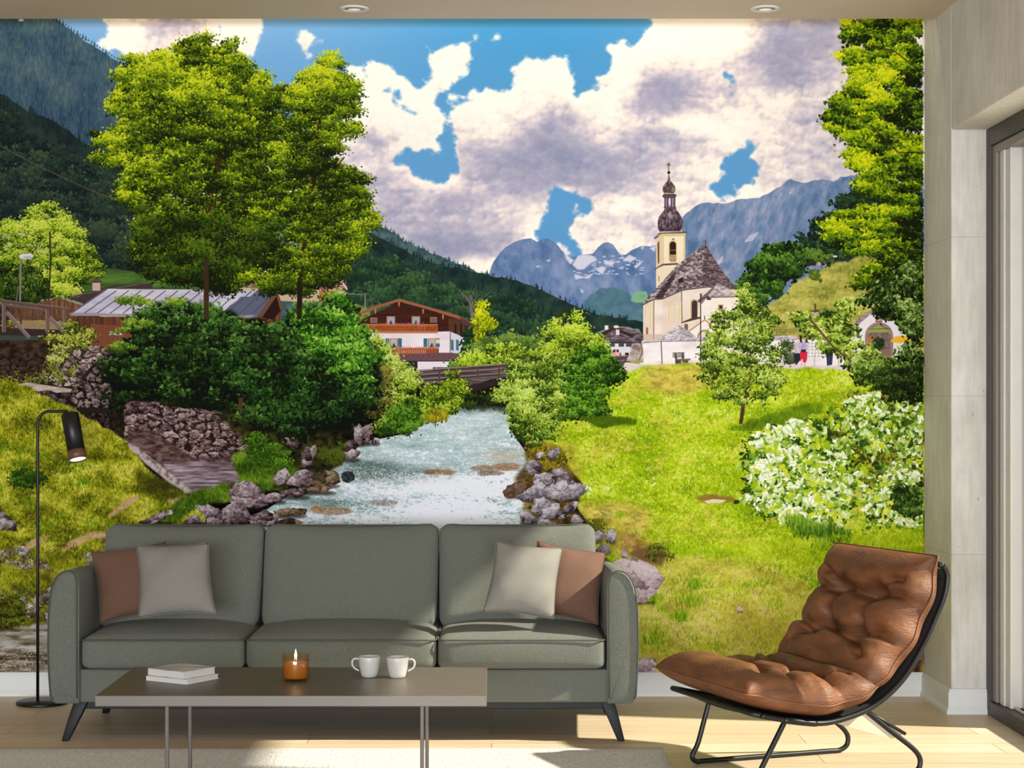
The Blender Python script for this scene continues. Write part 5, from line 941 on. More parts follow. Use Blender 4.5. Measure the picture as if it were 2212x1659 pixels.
foliage([(1860, 640), (1890, 620), (1997, 560), (1997, 860), (1940, 850), (1900, 830), (1870, 820), (1900, 790), (1960, 770), (1960, 720), (1920, 690)], 'oval', [(10, 18, 6), (26, 44, 12), (60, 88, 26), (110, 136, 54), (168, 188, 110)], R=18, leaf=46, dens=1.2, seed=213, j=8, under=.9, jit=.24)
foliage([(1720, 700), (1728, 660), (1750, 690), (1790, 700), (1812, 690), (1814, 650), (1836, 650), (1850, 700), (1862, 730), (1900, 780), (1880, 800), (1840, 800), (1800, 770), (1760, 740)], 'oval', AP, R=13, leaf=24, dens=.9, seed=214, j=6, under=.15, jit=.25)
line([(1750, 690), (1800, 750), (1850, 790), (1900, 800), (1950, 830)], 4, (96, 66, 50))
foliage([(1840, 780), (1880, 770), (1997, 800), (1997, 880), (1900, 850), (1850, 820)], 'oval', [(20, 32, 8), (60, 86, 20), (116, 146, 44), (176, 196, 110)], R=15, leaf=40, dens=1., seed=215, j=6, under=.5, jit=.25)
WP = [(36, 62, 16), (74, 112, 26), (122, 158, 40), (172, 198, 90), (214, 226, 170), (236, 242, 214)]
WA = [(1606, 1080), (1616, 1000), (1624, 950), (1660, 924), (1730, 912), (1790, 920), (1830, 960), (1850, 1040), (1840, 1110), (1790, 1150), (1720, 1130), (1650, 1110)]
WB = [(1780, 930), (1800, 880), (1860, 856), (1930, 850), (1997, 860), (1997, 1110), (1930, 1130), (1880, 1110), (1850, 1040), (1830, 960)]
foliage(WA, 'oval', [(30, 54, 12), (66, 100, 22), (120, 150, 40)], R=16, leaf=26, dens=1., seed=2161, j=12, under=.5, bias=-.1)
foliage(WB, 'oval', [(40, 40, 14), (90, 96, 24), (150, 160, 46)], R=16, leaf=20, dens=.8, seed=2171, j=12, under=.3, bias=-.05)
for pp, nn, sd in ((WA, 1.15, 216), (WB, .62, 217), ([(1840, 1110), (1900, 1100), (1990, 1110), (1980, 1140), (1900, 1140), (1850, 1130)], .5, 218)):
    foliage(pp, 'heart', WP, R=12, leaf=7, dens=nn * .95, seed=sd, j=12, under=0, jit=.26, bias=.12, tone=9, flat=.7)
    foliage(pp, 'heart', [(150, 180, 20), (190, 206, 40), (216, 224, 90)], R=9, leaf=2, dens=nn * .14, seed=sd + 50, j=12, under=0, jit=.3, tone=6)
foliage([(1700, 1120), (1800, 1140), (1850, 1150), (1840, 1190), (1760, 1180)], 'blade_l', [(40, 70, 10), (80, 120, 20), (140, 180, 50)], R=13, leaf=26, dens=.6, seed=219, under=.1)
foliage([(1930, 1060), (1997, 1040), (1997, 1110), (1950, 1110)], 'oval', [(20, 34, 8), (50, 76, 20), (110, 140, 60)], R=12, leaf=24, seed=220, under=.5)
foliage([(1880, 800), (1997, 790), (1997, 870), (1920, 862)], 'oval', [(12, 20, 6), (30, 46, 12), (84, 110, 40)], R=13, leaf=30, seed=221, under=.6)
poly([(1900, 1330), (1997, 1280), (1997, 1453), (1900, 1453)], None, pal=[(40, 24, 18), (84, 50, 40), (130, 100, 90), (110, 110, 40)], s=(16, 12), j=6, seed=222, soft=5)
grass([(1400, 1180), (1997, 1150), (1997, 1260), (1800, 1230), (1600, 1220)], GR, 3800, 'blade', seed=223, under=False, a=.7)
CV = np.clip(CV, 0, 255)
def mural_material():
    img = bpy.data.images.new('landscape_print', MW, MH, alpha=False, float_buffer=False)
    a = np.ones((MH, MW, 4), np.float32); a[..., :3] = CV[::-1] / 255.
    img.pixels.foreach_set(a.ravel()); img.update(); img.pack()
    m = bpy.data.materials.new('printed_wallpaper'); m.use_nodes = True; nt = m.node_tree; b = nt.nodes['Principled BSDF']; N = nt.nodes.new; L = nt.links.new
    t = N('ShaderNodeTexImage'); t.image = img; t.extension = 'EXTEND'; t.interpolation = 'Linear'
    tc = N('ShaderNodeTexCoord'); L(tc.outputs['UV'], t.inputs[0])
    mx = N('ShaderNodeMixRGB'); mx.blend_type = 'MULTIPLY'; mx.inputs[0].default_value = 1; mx.inputs[2].default_value = (.86, .86, .86, 1)
    L(t.outputs[0], mx.inputs[1]); L(mx.outputs[0], b.inputs['Base Color'])
    b.inputs['Roughness'].default_value = .95; b.inputs['Specular IOR Level'].default_value = .1
    return m
WS = F / D0
mx0, mx1 = (MX0 - VX) / WS, XW - .0005; mz1, mz0 = EYE + (VY - MY0) / WS, .1052
me = from_bm(box_bm(mx0, mx1, -.004, -.0005, mz0, mz1)); uv = me.uv_layers.new(name='UVMap')
for lp in me.loops:
    v = me.vertices[lp.vertex_index].co
    uv.data[lp.index].uv = ((v.x * WS + VX - MX0) / MW, 1 - (VY - (v.z - EYE) * WS - MY0) / MH)
mur = link('wall_mural', me, mural_material(), None, False)
tag(mur, 'full-wall printed mural of a river, white church, trees and mountains behind the sofa', 'wall mural')

# ================================================================ ceiling spots
def downlight(cx):
    D = 7.587; c = Vector(((cx - VX) * D / F, D - D0, 2.954))
    t = thing('recessed_spotlight', 'round white recessed ceiling spot above the ' + ('left half of the mural' if cx < 1000 else 'church side of the mural'), 'ceiling light', c, 'recessed ceiling spots')
    link('trim_ring', from_bm(lathe_bm([(.040, .001), (.042, -.004), (.052, -.007), (.062, -.005), (.063, 0), (.058, .001)], c)), M_white, t)
    link('reflector', from_bm(lathe_bm([(.041, 0), (.038, -.003), (.031, -.0045), (0, -.003)], c)), mat('satin_reflector', (150, 142, 130), .35, metal=.5), t)
    link('lens', from_bm(lathe_bm([(.026, -.006), (.02, -.0075), (0, -.008)], c)), mat('frosted_lens', (240, 232, 214), .4, emit=(255, 236, 205), estr=.25), t)
    return t
downlight(765); downlight(1653)

# ================================================================ rug
M_rug = mat('looped_wool', (226, 222, 214), .95, col2=(178, 172, 160), vs=95, bump=1.0, bs=95, sheen=.3, stretch=(1, 1.6, 1), detail=2)
[nd for nd in M_rug.node_tree.nodes if nd.type == 'BUMP'][0].inputs['Distance'].default_value = .012
nx, ny = 90, 60; X = np.linspace(-2.3, .64, nx); Y = np.linspace(-4.4, -1.24, ny); rr = random.Random(2)
vs = []; fs = []
for j in range(ny):
    for i in range(nx):
        e = min(i, nx - 1 - i, j, ny - 1 - j); vs.append((X[i] + (rr.random() - .5) * .003, Y[j] + (rr.random() - .5) * .003, .002 if e == 0 else (.010 if e == 1 else .013 + .002 * rr.random())))
for j in range(ny - 1):
    for i in range(nx - 1): fs.append((j * nx + i, j * nx + i + 1, (j + 1) * nx + i + 1, (j + 1) * nx + i))
# rim down to the floor
b0 = len(vs); ring = [j * nx + 0 for j in range(ny)] + [(ny - 1) * nx + i for i in range(1, nx)] + [j * nx + nx - 1 for j in range(ny - 2, -1, -1)] + [i for i in range(nx - 2, 0, -1)]
for q in ring: vs.append((vs[q][0], vs[q][1], .0003))
for k in range(len(ring)): fs.append((ring[k], ring[(k + 1) % len(ring)], b0 + (k + 1) % len(ring), b0 + k))
tag(link('rug', mesh(vs, fs), M_rug), 'cream looped rug under the coffee table in front of the sofa', 'rug')

# ================================================================ sofa
M_fab = mat('grey_green_fabric', (106, 107, 97), .9, col2=(90, 92, 83), vs=220, bump=.8, bs=380, sheen=.1, spec=.2)
M_pipe = mat('fabric_piping', (66, 69, 62), .9, var=.1)
M_wood = mat('black_stained_wood', (20, 19, 18), .55, var=.2, vs=20, spec=.3)
sofa = thing('sofa', 'grey-green three-seater fabric sofa with splayed black legs before the mural', 'sofa', (-.565, -.7, 0))
def cushion_bm(x0, x1, y0, y1, z0, z1, r, n=14, bulge=(0, 0, 0), shape=None):
    """rounded box on a fine grid; bulge swells the x, y and z faces"""
    bm = bmesh.new(); bmesh.ops.create_cube(bm, size=2); bmesh.ops.subdivide_edges(bm, edges=bm.edges[:], cuts=n, use_grid_fill=True)
    c = Vector(((x0 + x1) / 2, (y0 + y1) / 2, (z0 + z1) / 2)); h = Vector(((x1 - x0) / 2, (y1 - y0) / 2, (z1 - z0) / 2))
    for v in bm.verts:
        p = v.co.copy()
        q = Vector([math.copysign(abs(p[i]) ** .8 if abs(p[i]) < 1 else 1, p[i]) * h[i] for i in range(3)])
        inn = Vector([max(-(h[i] - r), min(h[i] - r, q[i])) for i in range(3)]); d = q - inn
        if d.length > 1e-9: q = inn + d.normalized() * r
        u = [q[i] / h[i] for i in range(3)]
        for i in range(3):
            a, b = [k for k in range(3) if k != i]
            q[i] += u[i] * bulge[i] * max(0, 1 - u[a] ** 2) ** .8 * max(0, 1 - u[b] ** 2) ** .8
        if shape: q = shape(q, u)
        v.co = c + q
    return bm
def rrect(x0, x1, z0, z1, r, n=6):
    P = []
    for cx, cz, a0 in ((x1 - r, z1 - r, 0), (x0 + r, z1 - r, 90), (x0 + r, z0 + r, 180), (x1 - r, z0 + r, 270)):
        for k in range(n + 1): a = math.radians(a0 + 90 * k / n); P.append((cx + r * math.cos(a), cz + r * math.sin(a)))
    return P
XA0, XA1 = -1.57, .44      # inner faces of the arms
box('base_panel', M_fab, XA0 - .005, XA1 + .005, -1.105, -.34, .150, .276, .008, sofa, 3)
box('under_rail', M_wood, XA0 - .02, XA1 + .02, -1.06, -.38, .118, .150, .003, sofa)
box('back_frame', M_fab, XA0 - .002, XA1 + .002, -.40, -.26, .16, .66, .03, sofa, 4)
AP = [(0, .15), (0, .40), (0, .60), (.004, .632), (.018, .650), (.036, .656), (.056, .652), (.076, .640), (.093, .618), (.104, .590), (.111, .55), (.116, .48), (.118, .38), (.115, .27), (.108, .18), (.102, .156), (.09, .148), (.01, .148)]
for s, xi, nm in ((-1, XA0, 'left'), (1, XA1, 'right')):
    pr = [(xi + s * a, z) for a, z in AP]
    if s < 0: pr = pr[::-1]
    bm = prism_bm(pr, lambda p, t: Vector((p[0], t, p[1] - max(0, (t + 1.0) * .035))), -1.13, -.27, 8)
    bmesh.ops.bevel(bm, geom=[e for e in bm.edges if all(abs(v.co.y + 1.13) < 1e-4 for v in e.verts)], offset=.012, segments=3, affect='EDGES', profile=.5)
    arm = autosmooth(link('arm', from_bm(bm), M_fab, sofa), 50)
    pp = [(xi + s * (.008 + a * .93), -1.133, z) for a, z in AP[1:15]]
    link('piping', from_bm(tube_bm([(pp[0][0], -1.13, .17)] + pp + [(xi + s * .100, -1.133, .165)], .0032, seg=8)), M_pipe, arm)
SX = [(-1.562, -.943), (-.935, -.212), (-.204, .432)]
for x0, x1 in SX:
    c = link('seat_cushion', from_bm(cushion_bm(x0, x1, -1.142, -.50, .280, .402, .028, 16, (.004, .012, .0), shape=lambda q, u: Vector((q.x, q.y, q.z + (.030 if u[2] > 0 else 0) * max(0, 1 - abs(u[0]) ** 3) * max(0, 1 - max(0, -u[1]) ** 3) * (max(0, u[2]) ** 2))))), M_fab, sofa)
    P = [(x, y, .392) for x, y in rrect(x0 - .001, x1 + .001, -1.148, -.52, .035)]
    P = [(x, y - .010 * max(0, 1 - ((x - (x0 + x1) / 2) / ((x1 - x0) / 2)) ** 2) * (y < -1.1), z + (.004 * max(0, 1 - ((x - (x0 + x1) / 2) / ((x1 - x0) / 2)) ** 2) if y < -1.1 else 0)) for x, y, z in P]
    link('piping', from_bm(tube_bm(P, .0034, True, 8)), M_pipe, c)
BX = [(-1.585, -.936), (-.930, -.219), (-.213, .425)]
for x0, x1 in BX:
    def sh(q, u):
        zt = (q.z + .205) / .41                     # lean back, thinner to the top, ears up at the upper corners
        q = Vector((q.x * (1 - .012 * (1 - zt)), q.y * (1.12 - .34 * zt) + (zt - .5) * .15, q.z))
        if u[2] > 0: q.z += -.010 * (1 - u[0] ** 2) * u[2] ** 2 + .004 * u[0] ** 4
        return q
    c = link('back_cushion', from_bm(cushion_bm(x0, x1, -.69, -.52, .385, .795, .045, 18, (.003, .030, .0), sh)), M_fab, sofa)
    P = []
    for a, z in rrect(x0 + .004, x1 - .004, .40, .793, .045):
        u0 = (a - (x0 + x1) / 2) / ((x1 - x0) / 2); zt = (z - .385) / .41; uz = (z - .59) / .205
        P.append((a, -.605 - .085 * .55 * (1.12 - .34 * zt) + (zt - .5) * .15, z + (-.010 * (1 - u0 ** 2) * uz ** 2 + .004 * u0 ** 4 if uz > 0 else 0)))
    link('piping', from_bm(tube_bm(P, .0030, True, 8)), M_pipe, c)
def leg(tx, ty, fx, fy):
    bm = bmesh.new(); R = []
    for k, (t, wx, wy) in enumerate(((0, .026, .024), (.35, .023, .021), (1, .0135, .0135))):
        c = Vector((tx + (fx - tx) * t, ty + (fy - ty) * t, .149 * (1 - t) + .0005))
        R.append([bm.verts.new(c + Vector((a * wx, b * wy, 0))) for a, b in ((-1, -1), (1, -1), (1, 1), (-1, 1))])
    for A, B in zip(R[:-1], R[1:]):
        for q in range(4): bm.faces.new((A[q], B[q], B[(q + 1) % 4], A[(q + 1) % 4]))
    bm.faces.new(R[0]); bm.faces.new(R[-1][::-1])
    bmesh.ops.bevel(bm, geom=bm.edges[:], offset=.004, segments=2, affect='EDGES', profile=.5)
    autosmooth(link('leg', from_bm(bm), M_wood, sofa), 35)
leg(-1.575, -1.06, -1.632, -1.085); leg(.445, -1.06, .496, -1.085); leg(-1.565, -.50, -1.612, -.46); leg(.435, -.50, .485, -.46)

# ================================================================ scatter pillows
def pillow(name, label, m, corners, thick=.075, dent=.05, seed=1, zip_=False, pipe=None):
    """corners: upper left, upper right, lower right, lower left"""
    A, B, C_, D = [Vector(c) for c in corners]; cen = (A + B + C_ + D) / 4; nrm = (B - A).cross(D - A).normalized()
    if nrm.y > 0: nrm = -nrm
    r = random.Random(seed); N_ = 34; ph = [r.random() * 6.28 for _ in range(8)]
    def pt(u, v, side):
        p = (A * (1 - u) + B * u) * (1 - v) + (D * (1 - u) + C_ * u) * v
        a = 2 * u - 1; b = 2 * v - 1
        p = p.lerp(cen, dent * ((1 - a * a) * abs(b) ** 3 + (1 - b * b) * abs(a) ** 3) * 1.5)
        h = max(0, 1 - abs(a) ** 2.6) ** .62 * max(0, 1 - abs(b) ** 2.6) ** .62
        wr = .10 * math.sin(a * 7 + ph[0] + b * 2) * (abs(b) ** 2) + .10 * math.sin(b * 8 + ph[1]) * abs(a) ** 2 + .05 * math.sin(a * 4 + b * 5 + ph[2])
        return p + nrm * side * thick * h * (1 + wr)
    vs = []; fs = []; idx = {}
    for side in (1, -1):
        for j in range(N_ + 1):
            for i in range(N_ + 1):
                if side == -1 and (i in (0, N_) or j in (0, N_)): idx[(side, i, j)] = idx[(1, i, j)]; continue
                idx[(side, i, j)] = len(vs); vs.append(pt(i / N_, j / N_, side))
    for side in (1, -1):
        for j in range(N_):
            for i in range(N_):
                f = [idx[(side, i, j)], idx[(side, i + 1, j)], idx[(side, i + 1, j + 1)], idx[(side, i, j + 1)]]
                fs.append(f if side == 1 else f[::-1])
    bm = bmesh.new(); me = mesh(vs, fs); bm.from_mesh(me)
    t = thing(name, label, 'pillow', (cen.x, cen.y, min(p.z for p in vs)))
    link('cover', from_bm(bm), m, t)
    edge = [pt(k / 20, 0, 0) for k in range(20)] + [pt(1, k / 20, 0) for k in range(20)] + [pt(1 - k / 20, 1, 0) for k in range(20)] + [pt(0, 1 - k / 20, 0) for k in range(20)]
    link('seam', from_bm(tube_bm(edge, .0016, True, 6)), pipe or m, t)
    return t
M_pg = mat('stone_grey_linen', (122, 118, 110), .9, col2=(113, 109, 101), vs=300, bump=.25, bs=600, sheen=.0)
M_pb = mat('cocoa_velvet', (98, 68, 50), .85, col2=(88, 60, 44), vs=200, bump=.2, bs=500, sheen=.05)
M_pt = mat('seam_thread', (110, 104, 96), .9)
def C4(q, dt, db): return [px(q[0][0], q[0][1], dt), px(q[1][0], q[1][1], dt), px(q[2][0], q[2][1], db), px(q[3][0], q[3][1], db)]
pillow('scatter_cushion', 'brown pillow leaning in the left sofa corner behind the grey one', M_pb, C4(((197, 1193), (358, 1170), (352, 1322), (216, 1346)), 7.165, 7.08), .050, seed=3)
pillow('scatter_cushion', 'grey pillow in front of the brown one at the lamp end of the sofa', M_pg, C4(((294, 1177), (451, 1172), (467, 1326), (298, 1335)), 7.02, 6.93), .062, seed=4, pipe=M_pt)
pillow('scatter_cushion', 'tan brown pillow against the arm at the armchair end of the sofa', M_pb, C4(((1160, 1168), (1308, 1194), (1292, 1350), (1146, 1322)), 7.165, 7.08), .050, seed=5)
pillow('scatter_cushion', 'light grey pillow tilted before the tan one, near the church side', M_pg, C4(((1072, 1167), (1215, 1184), (1197, 1338), (1042, 1322)), 7.02, 6.93), .062, seed=6, pipe=M_pt)

# ================================================================ coffee table
M_tab = mat('taupe_lacquer', (93, 84, 74), .38, var=.03, spec=.4)
M_steel = mat('taupe_flat_steel', (72, 64, 56), .4, metal=.4, var=.1)
tab = thing('coffee_table', 'low rectangular taupe coffee table on thin steel loop legs', 'coffee table', (-.61, -2.2, 0))
box('table_top', M_tab, -1.207, -.015, -2.508, -1.905, .367, .400, .0018, tab)
for X in (-.995, -.214):
    x0, x1 = X - .005, X + .007
    f = join([box_bm(x0, x1, -2.475, -2.463, .0165, .367), box_bm(x0, x1, -2.055, -2.043, .0165, .367), box_bm(x0, x1, -2.463, -2.055, .0165, .026), box_bm(x0, x1, -2.463, -2.055, .357, .367)])
    bmesh.ops.bevel(f, geom=f.edges[:], offset=.0012, segments=1, affect='EDGES')
    link('leg_frame', from_bm(f), M_steel, tab, False)
# books
def book(name, label, c, ang, w_, l_, z0, h, cov, grp):
    t = thing(name, label, 'book', (c[0], c[1], z0), grp)
    R = Matrix.Translation((c[0], c[1], 0)) @ Matrix.Rotation(ang, 4, 'Z')
    def bb(*a, bev=.0008):
        b = box_bm(*a, bev); b.transform(R); return b
    link('cover', from_bm(join([bb(-w_ / 2, w_ / 2, -l_ / 2, l_ / 2, z0 + .0004, z0 + .0024), bb(-w_ / 2, w_ / 2, -l_ / 2, l_ / 2, z0 + h - .002, z0 + h), bb(-w_ / 2, -w_ / 2 + .002, -l_ / 2, l_ / 2, z0 + .002, z0 + h - .001)])), cov, t, False)
    link('pages', from_bm(bb(-w_ / 2 + .0015, w_ / 2 - .0025, -l_ / 2 + .0025, l_ / 2 - .0025, z0 + .002, z0 + h - .0015)), M_page, t, False)
M_page = mat('paper_block', (188, 184, 178), .9, var=.06, vs=2, stretch=(1, 1, 400))
M_cov = mat('pale_grey_cover', (204, 202, 197), .5, var=.04); M_cov2 = mat('grey_print_cover', (202, 200, 195), .5, col2=(140, 138, 133), vs=9, stretch=(1, 2.6, 1), detail=1)
ba = math.atan2(.128, .084)
book('book', 'white book lying flat on the coffee table beneath another', (-.995, -2.185), ba - math.pi / 2 + .03, .172, .155, .400, .0155, M_cov, 'books stacked on the coffee table')
book('book', 'white book with pale grey printed cover, on top of the stack', (-.998, -2.183), ba - math.pi / 2 - .03, .160, .146, .4155, .024, M_cov2, 'books stacked on the coffee table')
# candle
cd = Vector((-.629, -2.203, .4))
can = thing('scented_candle', 'lit candle in an amber glass jar on the coffee table', 'candle', cd)
link('jar', from_bm(lathe_bm([(0, .0004), (.039, .0004), (.0425, .004), (.0425, .084), (.0415, .0855), (.0403, .084), (.0403, .012), (.037, .0085), (0, .0085)], cd)), glass_mat('amber_glass', (.95, .84, .60, 1)), can)
link('wax', from_bm(lathe_bm([(0, .009), (.0365, .009), (.0398, .0125), (.0398, .058), (.038, .060), (0, .0585)], cd)), mat('amber_wax', (164, 116, 76), .5, var=.1), can)
link('wick', from_bm(tube_bm([cd + Vector((0, 0, .058)), cd + Vector((.0006, 0, .070))], .0011)), M_gask, can)
link('flame', from_bm(lathe_bm([(0, .069), (.0036, .073), (.0046, .079), (.0034, .088), (.0014, .096), (0, .102)], cd)), mat('candle_flame', (255, 240, 210), .5, emit=(255, 240, 205), estr=6), can)
light('candle_light', 'POINT', cd + Vector((0, -.0, .085)), (0, 0, 0), .25, (1, .7, .35), shadow_soft_size=.005)
# mugs
M_mug = mat('white_stoneware', (176, 172, 166), .4, var=.03, spec=.5)
def mug(label, c, hs):
    c = Vector(c); t = thing('mug', label, 'mug', c, 'mugs on the coffee table')
    link('cup', from_bm(lathe_bm([(0, .0006), (.022, .0006), (.0255, .003), (.0285, .012), (.0325, .03), (.0352, .05), (.0365, .0655), (.0358, .0675), (.0345, .066), (.0330, .05), (.0303, .03), (.026, .012), (.021, .008), (0, .0075)], c)), M_mug, t)
    h = [c + Vector((hs * a, -.004, z)) for a, z in ((.0355, .0585), (.046, .0605), (.0545, .054), (.0555, .042), (.049, .030), (.0335, .021))]
    link('handle', from_bm(tube_bm(spline(h, 5), [.0034] * 26, seg=10)), M_mug, t)
mug('white mug with its handle on the left, nearer the candle', (-.3976, -2.126, .4), -1)
mug('white mug with its handle on the right, toward the table end', (-.3056, -2.140, .4), 1)

# ================================================================ floor lamp
M_blk = mat('matt_black_metal', (16, 16, 16), .42, metal=.2, var=.1)
fl = thing('floor_lamp', 'slim black floor lamp with tilted cylinder shade left of the sofa', 'floor lamp', (-1.935, -.22, 0))
link('base', from_bm(lathe_bm([(0, .0006), (.108, .0006), (.110, .003), (.110, .010), (.107, .013), (0, .014)], (-1.937, -.22, 0))), M_blk, fl)
Xp, zt = -1.956, 1.262
arc = [(Xp, -.22, .013), (Xp, -.22, .6), (Xp, -.22, zt - .055)] + [(Xp + .05 * (1 - math.cos(a)), -.22, zt - .055 + .053 * math.sin(a)) for a in np.linspace(.15, 1.57, 8)] + [(-1.838, -.222, zt - .002), (-1.829, -.223, zt - .004), (-1.824, -.226, zt - .012), (-1.820, -.230, zt - .026)]
link('pole', from_bm(tube_bm(arc, .0066, seg=14)), M_blk, fl)
top = Vector((-1.816, -.228, 1.247)); axis = Vector((.052, -.062, -.206)).normalized()
q = axis.to_track_quat('Z', 'Y').to_matrix()
sh_ = link('shade', from_bm(lathe_bm([(0, 0), (.036, 0), (.0375, .002), (.0375, .170), (.0355, .170), (.0355, .004), (0, .004)], top, tilt=q)), M_blk, fl)
link('shade_band', from_bm(lathe_bm([(.0362, .168), (.0379, .168), (.0379, .2085), (.0362, .2085)], top, tilt=q)), mat('walnut_band', (98, 66, 46), .45, var=.25, vs=30), fl)
link('lamp_disc', from_bm(lathe_bm([(0, .200), (.0360, .200), (.0360, .203), (0, .204)], top, tilt=q)), mat('glowing_diffuser', (250, 246, 236), .5, emit=(255, 246, 226), estr=1.3), fl)
light('lamp_light', 'SPOT', top + axis * .215, axis.to_track_quat('-Z', 'Y').to_euler(), 1.2, (1, .88, .7), spot_size=1.4, shadow_soft_size=.03)

# ================================================================ lounge chair
Q0 = Vector((.8595, -2.058, 0)); U_ = Vector((.933, .36, 0)).normalized(); W_ = Vector((.36, -.933, 0)).normalized(); WD = .60
def CP(u, z, w_): return Q0 + U_ * u - W_ * w_ + Vector((0, 0, z))      # w_: 0 near rail .. WD far rail
rail = [(0, .268), (.085, .248), (.18, .230), (.2705, .221), (.36, .233), (.451, .260), (.524, .302), (.598, .369), (.673, .476), (.715, .555), (.748, .624), (.7615, .687), (.752, .722), (.729, .739)]
rs = [(p.x, p.y) for p in spline([Vector((a, b, 0)) for a, b in rail], 6)]
chair = thing('lounge_chair', 'tufted brown leather lounge chair on a black tubular frame by the window', 'armchair', CP(.35, 0, WD / 2))
# frame: near rail, top bar, far rail, front bar as one bent tube
near = [CP(u, z, 0) for u, z in rs]; far = [CP(u, z, WD) for u, z in rs]
def rnd(a, b, c, n=5, d=.04):
    p0 = b + (a - b).normalized() * d; p1 = b + (c - b).normalized() * d
    return [p0.lerp(b, t).lerp(b.lerp(p1, t), t) for t in [k / n for k in range(n + 1)]]
tb = rnd(near[-3], near[-1], far[-1], d=.03) ; tb2 = rnd(near[-1], far[-1], far[-3], d=.03); fb = rnd(far[2], far[0], near[0], d=.03); fb2 = rnd(far[0], near[0], near[2], d=.03)
link('seat_frame', from_bm(tube_bm(near[2:-3] + tb + tb2 + far[2:-3][::-1] + fb + fb2, .0098, True, 14)), M_blk, chair)
def legloop(w_, ft, rt):
    P = [CP(ft[0], ft[1], w_), CP(.075, .075, w_), CP(.052, .030, w_), CP(.070, .0102, w_), CP(.105, .0100, w_), CP(.34, .0100, w_), CP(.60, .0100, w_), CP(.665, .0110, w_), CP(.697, .036, w_), CP(.680, .086, w_), CP(rt[0], rt[1], w_)]
    P = [P[0], P[0].lerp(P[1], .5)] + P[1:-1] + [P[-2].lerp(P[-1], .5), P[-1]]
    return link('leg_loop', from_bm(tube_bm(spline(P, 6), .0092, False, 12)), M_blk, chair)
legloop(.07, (.165, .228), (.455, .256)); legloop(WD - .07, (.125, .236), (.455, .256))
link('sleeve', from_bm(tube_bm([near[i] for i in range(8, 17)], .0118, False, 14)), M_blk, chair)
# canvas sling between the rails
def strip(prof, w0, w1, th, nw=10):
    vs = []; n = len(prof)
    for side in (0, 1):
        for (u, z) in prof:
            for k in range(nw + 1):
                w_ = w0 + (w1 - w0) * k / nw; sag = .014 * math.sin(math.pi * k / nw); vs.append(CP(u, z - sag - side * th, w_))
    m_ = nw + 1; fs = []
    for i in range(n - 1):
        for k in range(nw):
            a = i * m_ + k; fs.append((a, a + 1, a + m_ + 1, a + m_)); a += n * m_; fs.append((a, a + m_, a + m_ + 1, a + 1))
    for i in range(n - 1):
        for k, f in ((0, 1), (nw, -1)):
            a = i * m_ + k; b = a + n * m_; fs.append((a, a + m_, b + m_, b)[::f])
    for i in (0, n - 1):
        for k in range(nw): a = i * m_ + k; b = a + n * m_; fs.append((a, b, b + 1, a + 1))
    return fs, vs
fs, vs = strip(rs[2:-6], .004, WD - .004, .004)
bm = bmesh.new(); bm.from_mesh(mesh(vs, fs)); link('sling', from_bm(bm), mat('black_canvas', (30, 28, 26), .9, var=.2), chair)
fl_v = [CP(.33, .212, .07), CP(.47, .245, .07), CP(.635, .150, .07), CP(.585, .136, .07)]
fl2 = [v + Vector((0, .003, -.003)) - W_ * .20 for v in fl_v]
bm = bmesh.new(); a = [bm.verts.new(v) for v in fl_v]; b = [bm.verts.new(v - W_ * .004) for v in fl_v]; bm.faces.new(a); bm.faces.new(b[::-1])
for k in range(4): bm.faces.new((a[k], b[k], b[(k + 1) % 4], a[(k + 1) % 4]))
link('canvas_flap', from_bm(bm), mat('cream_canvas', (176, 164, 142), .9, var=.05), chair, False)
link('flap_edge', from_bm(tube_bm([fl_v[1] + W_ * .003, fl_v[2] + W_ * .003], .006, seg=8)), M_blk, chair)
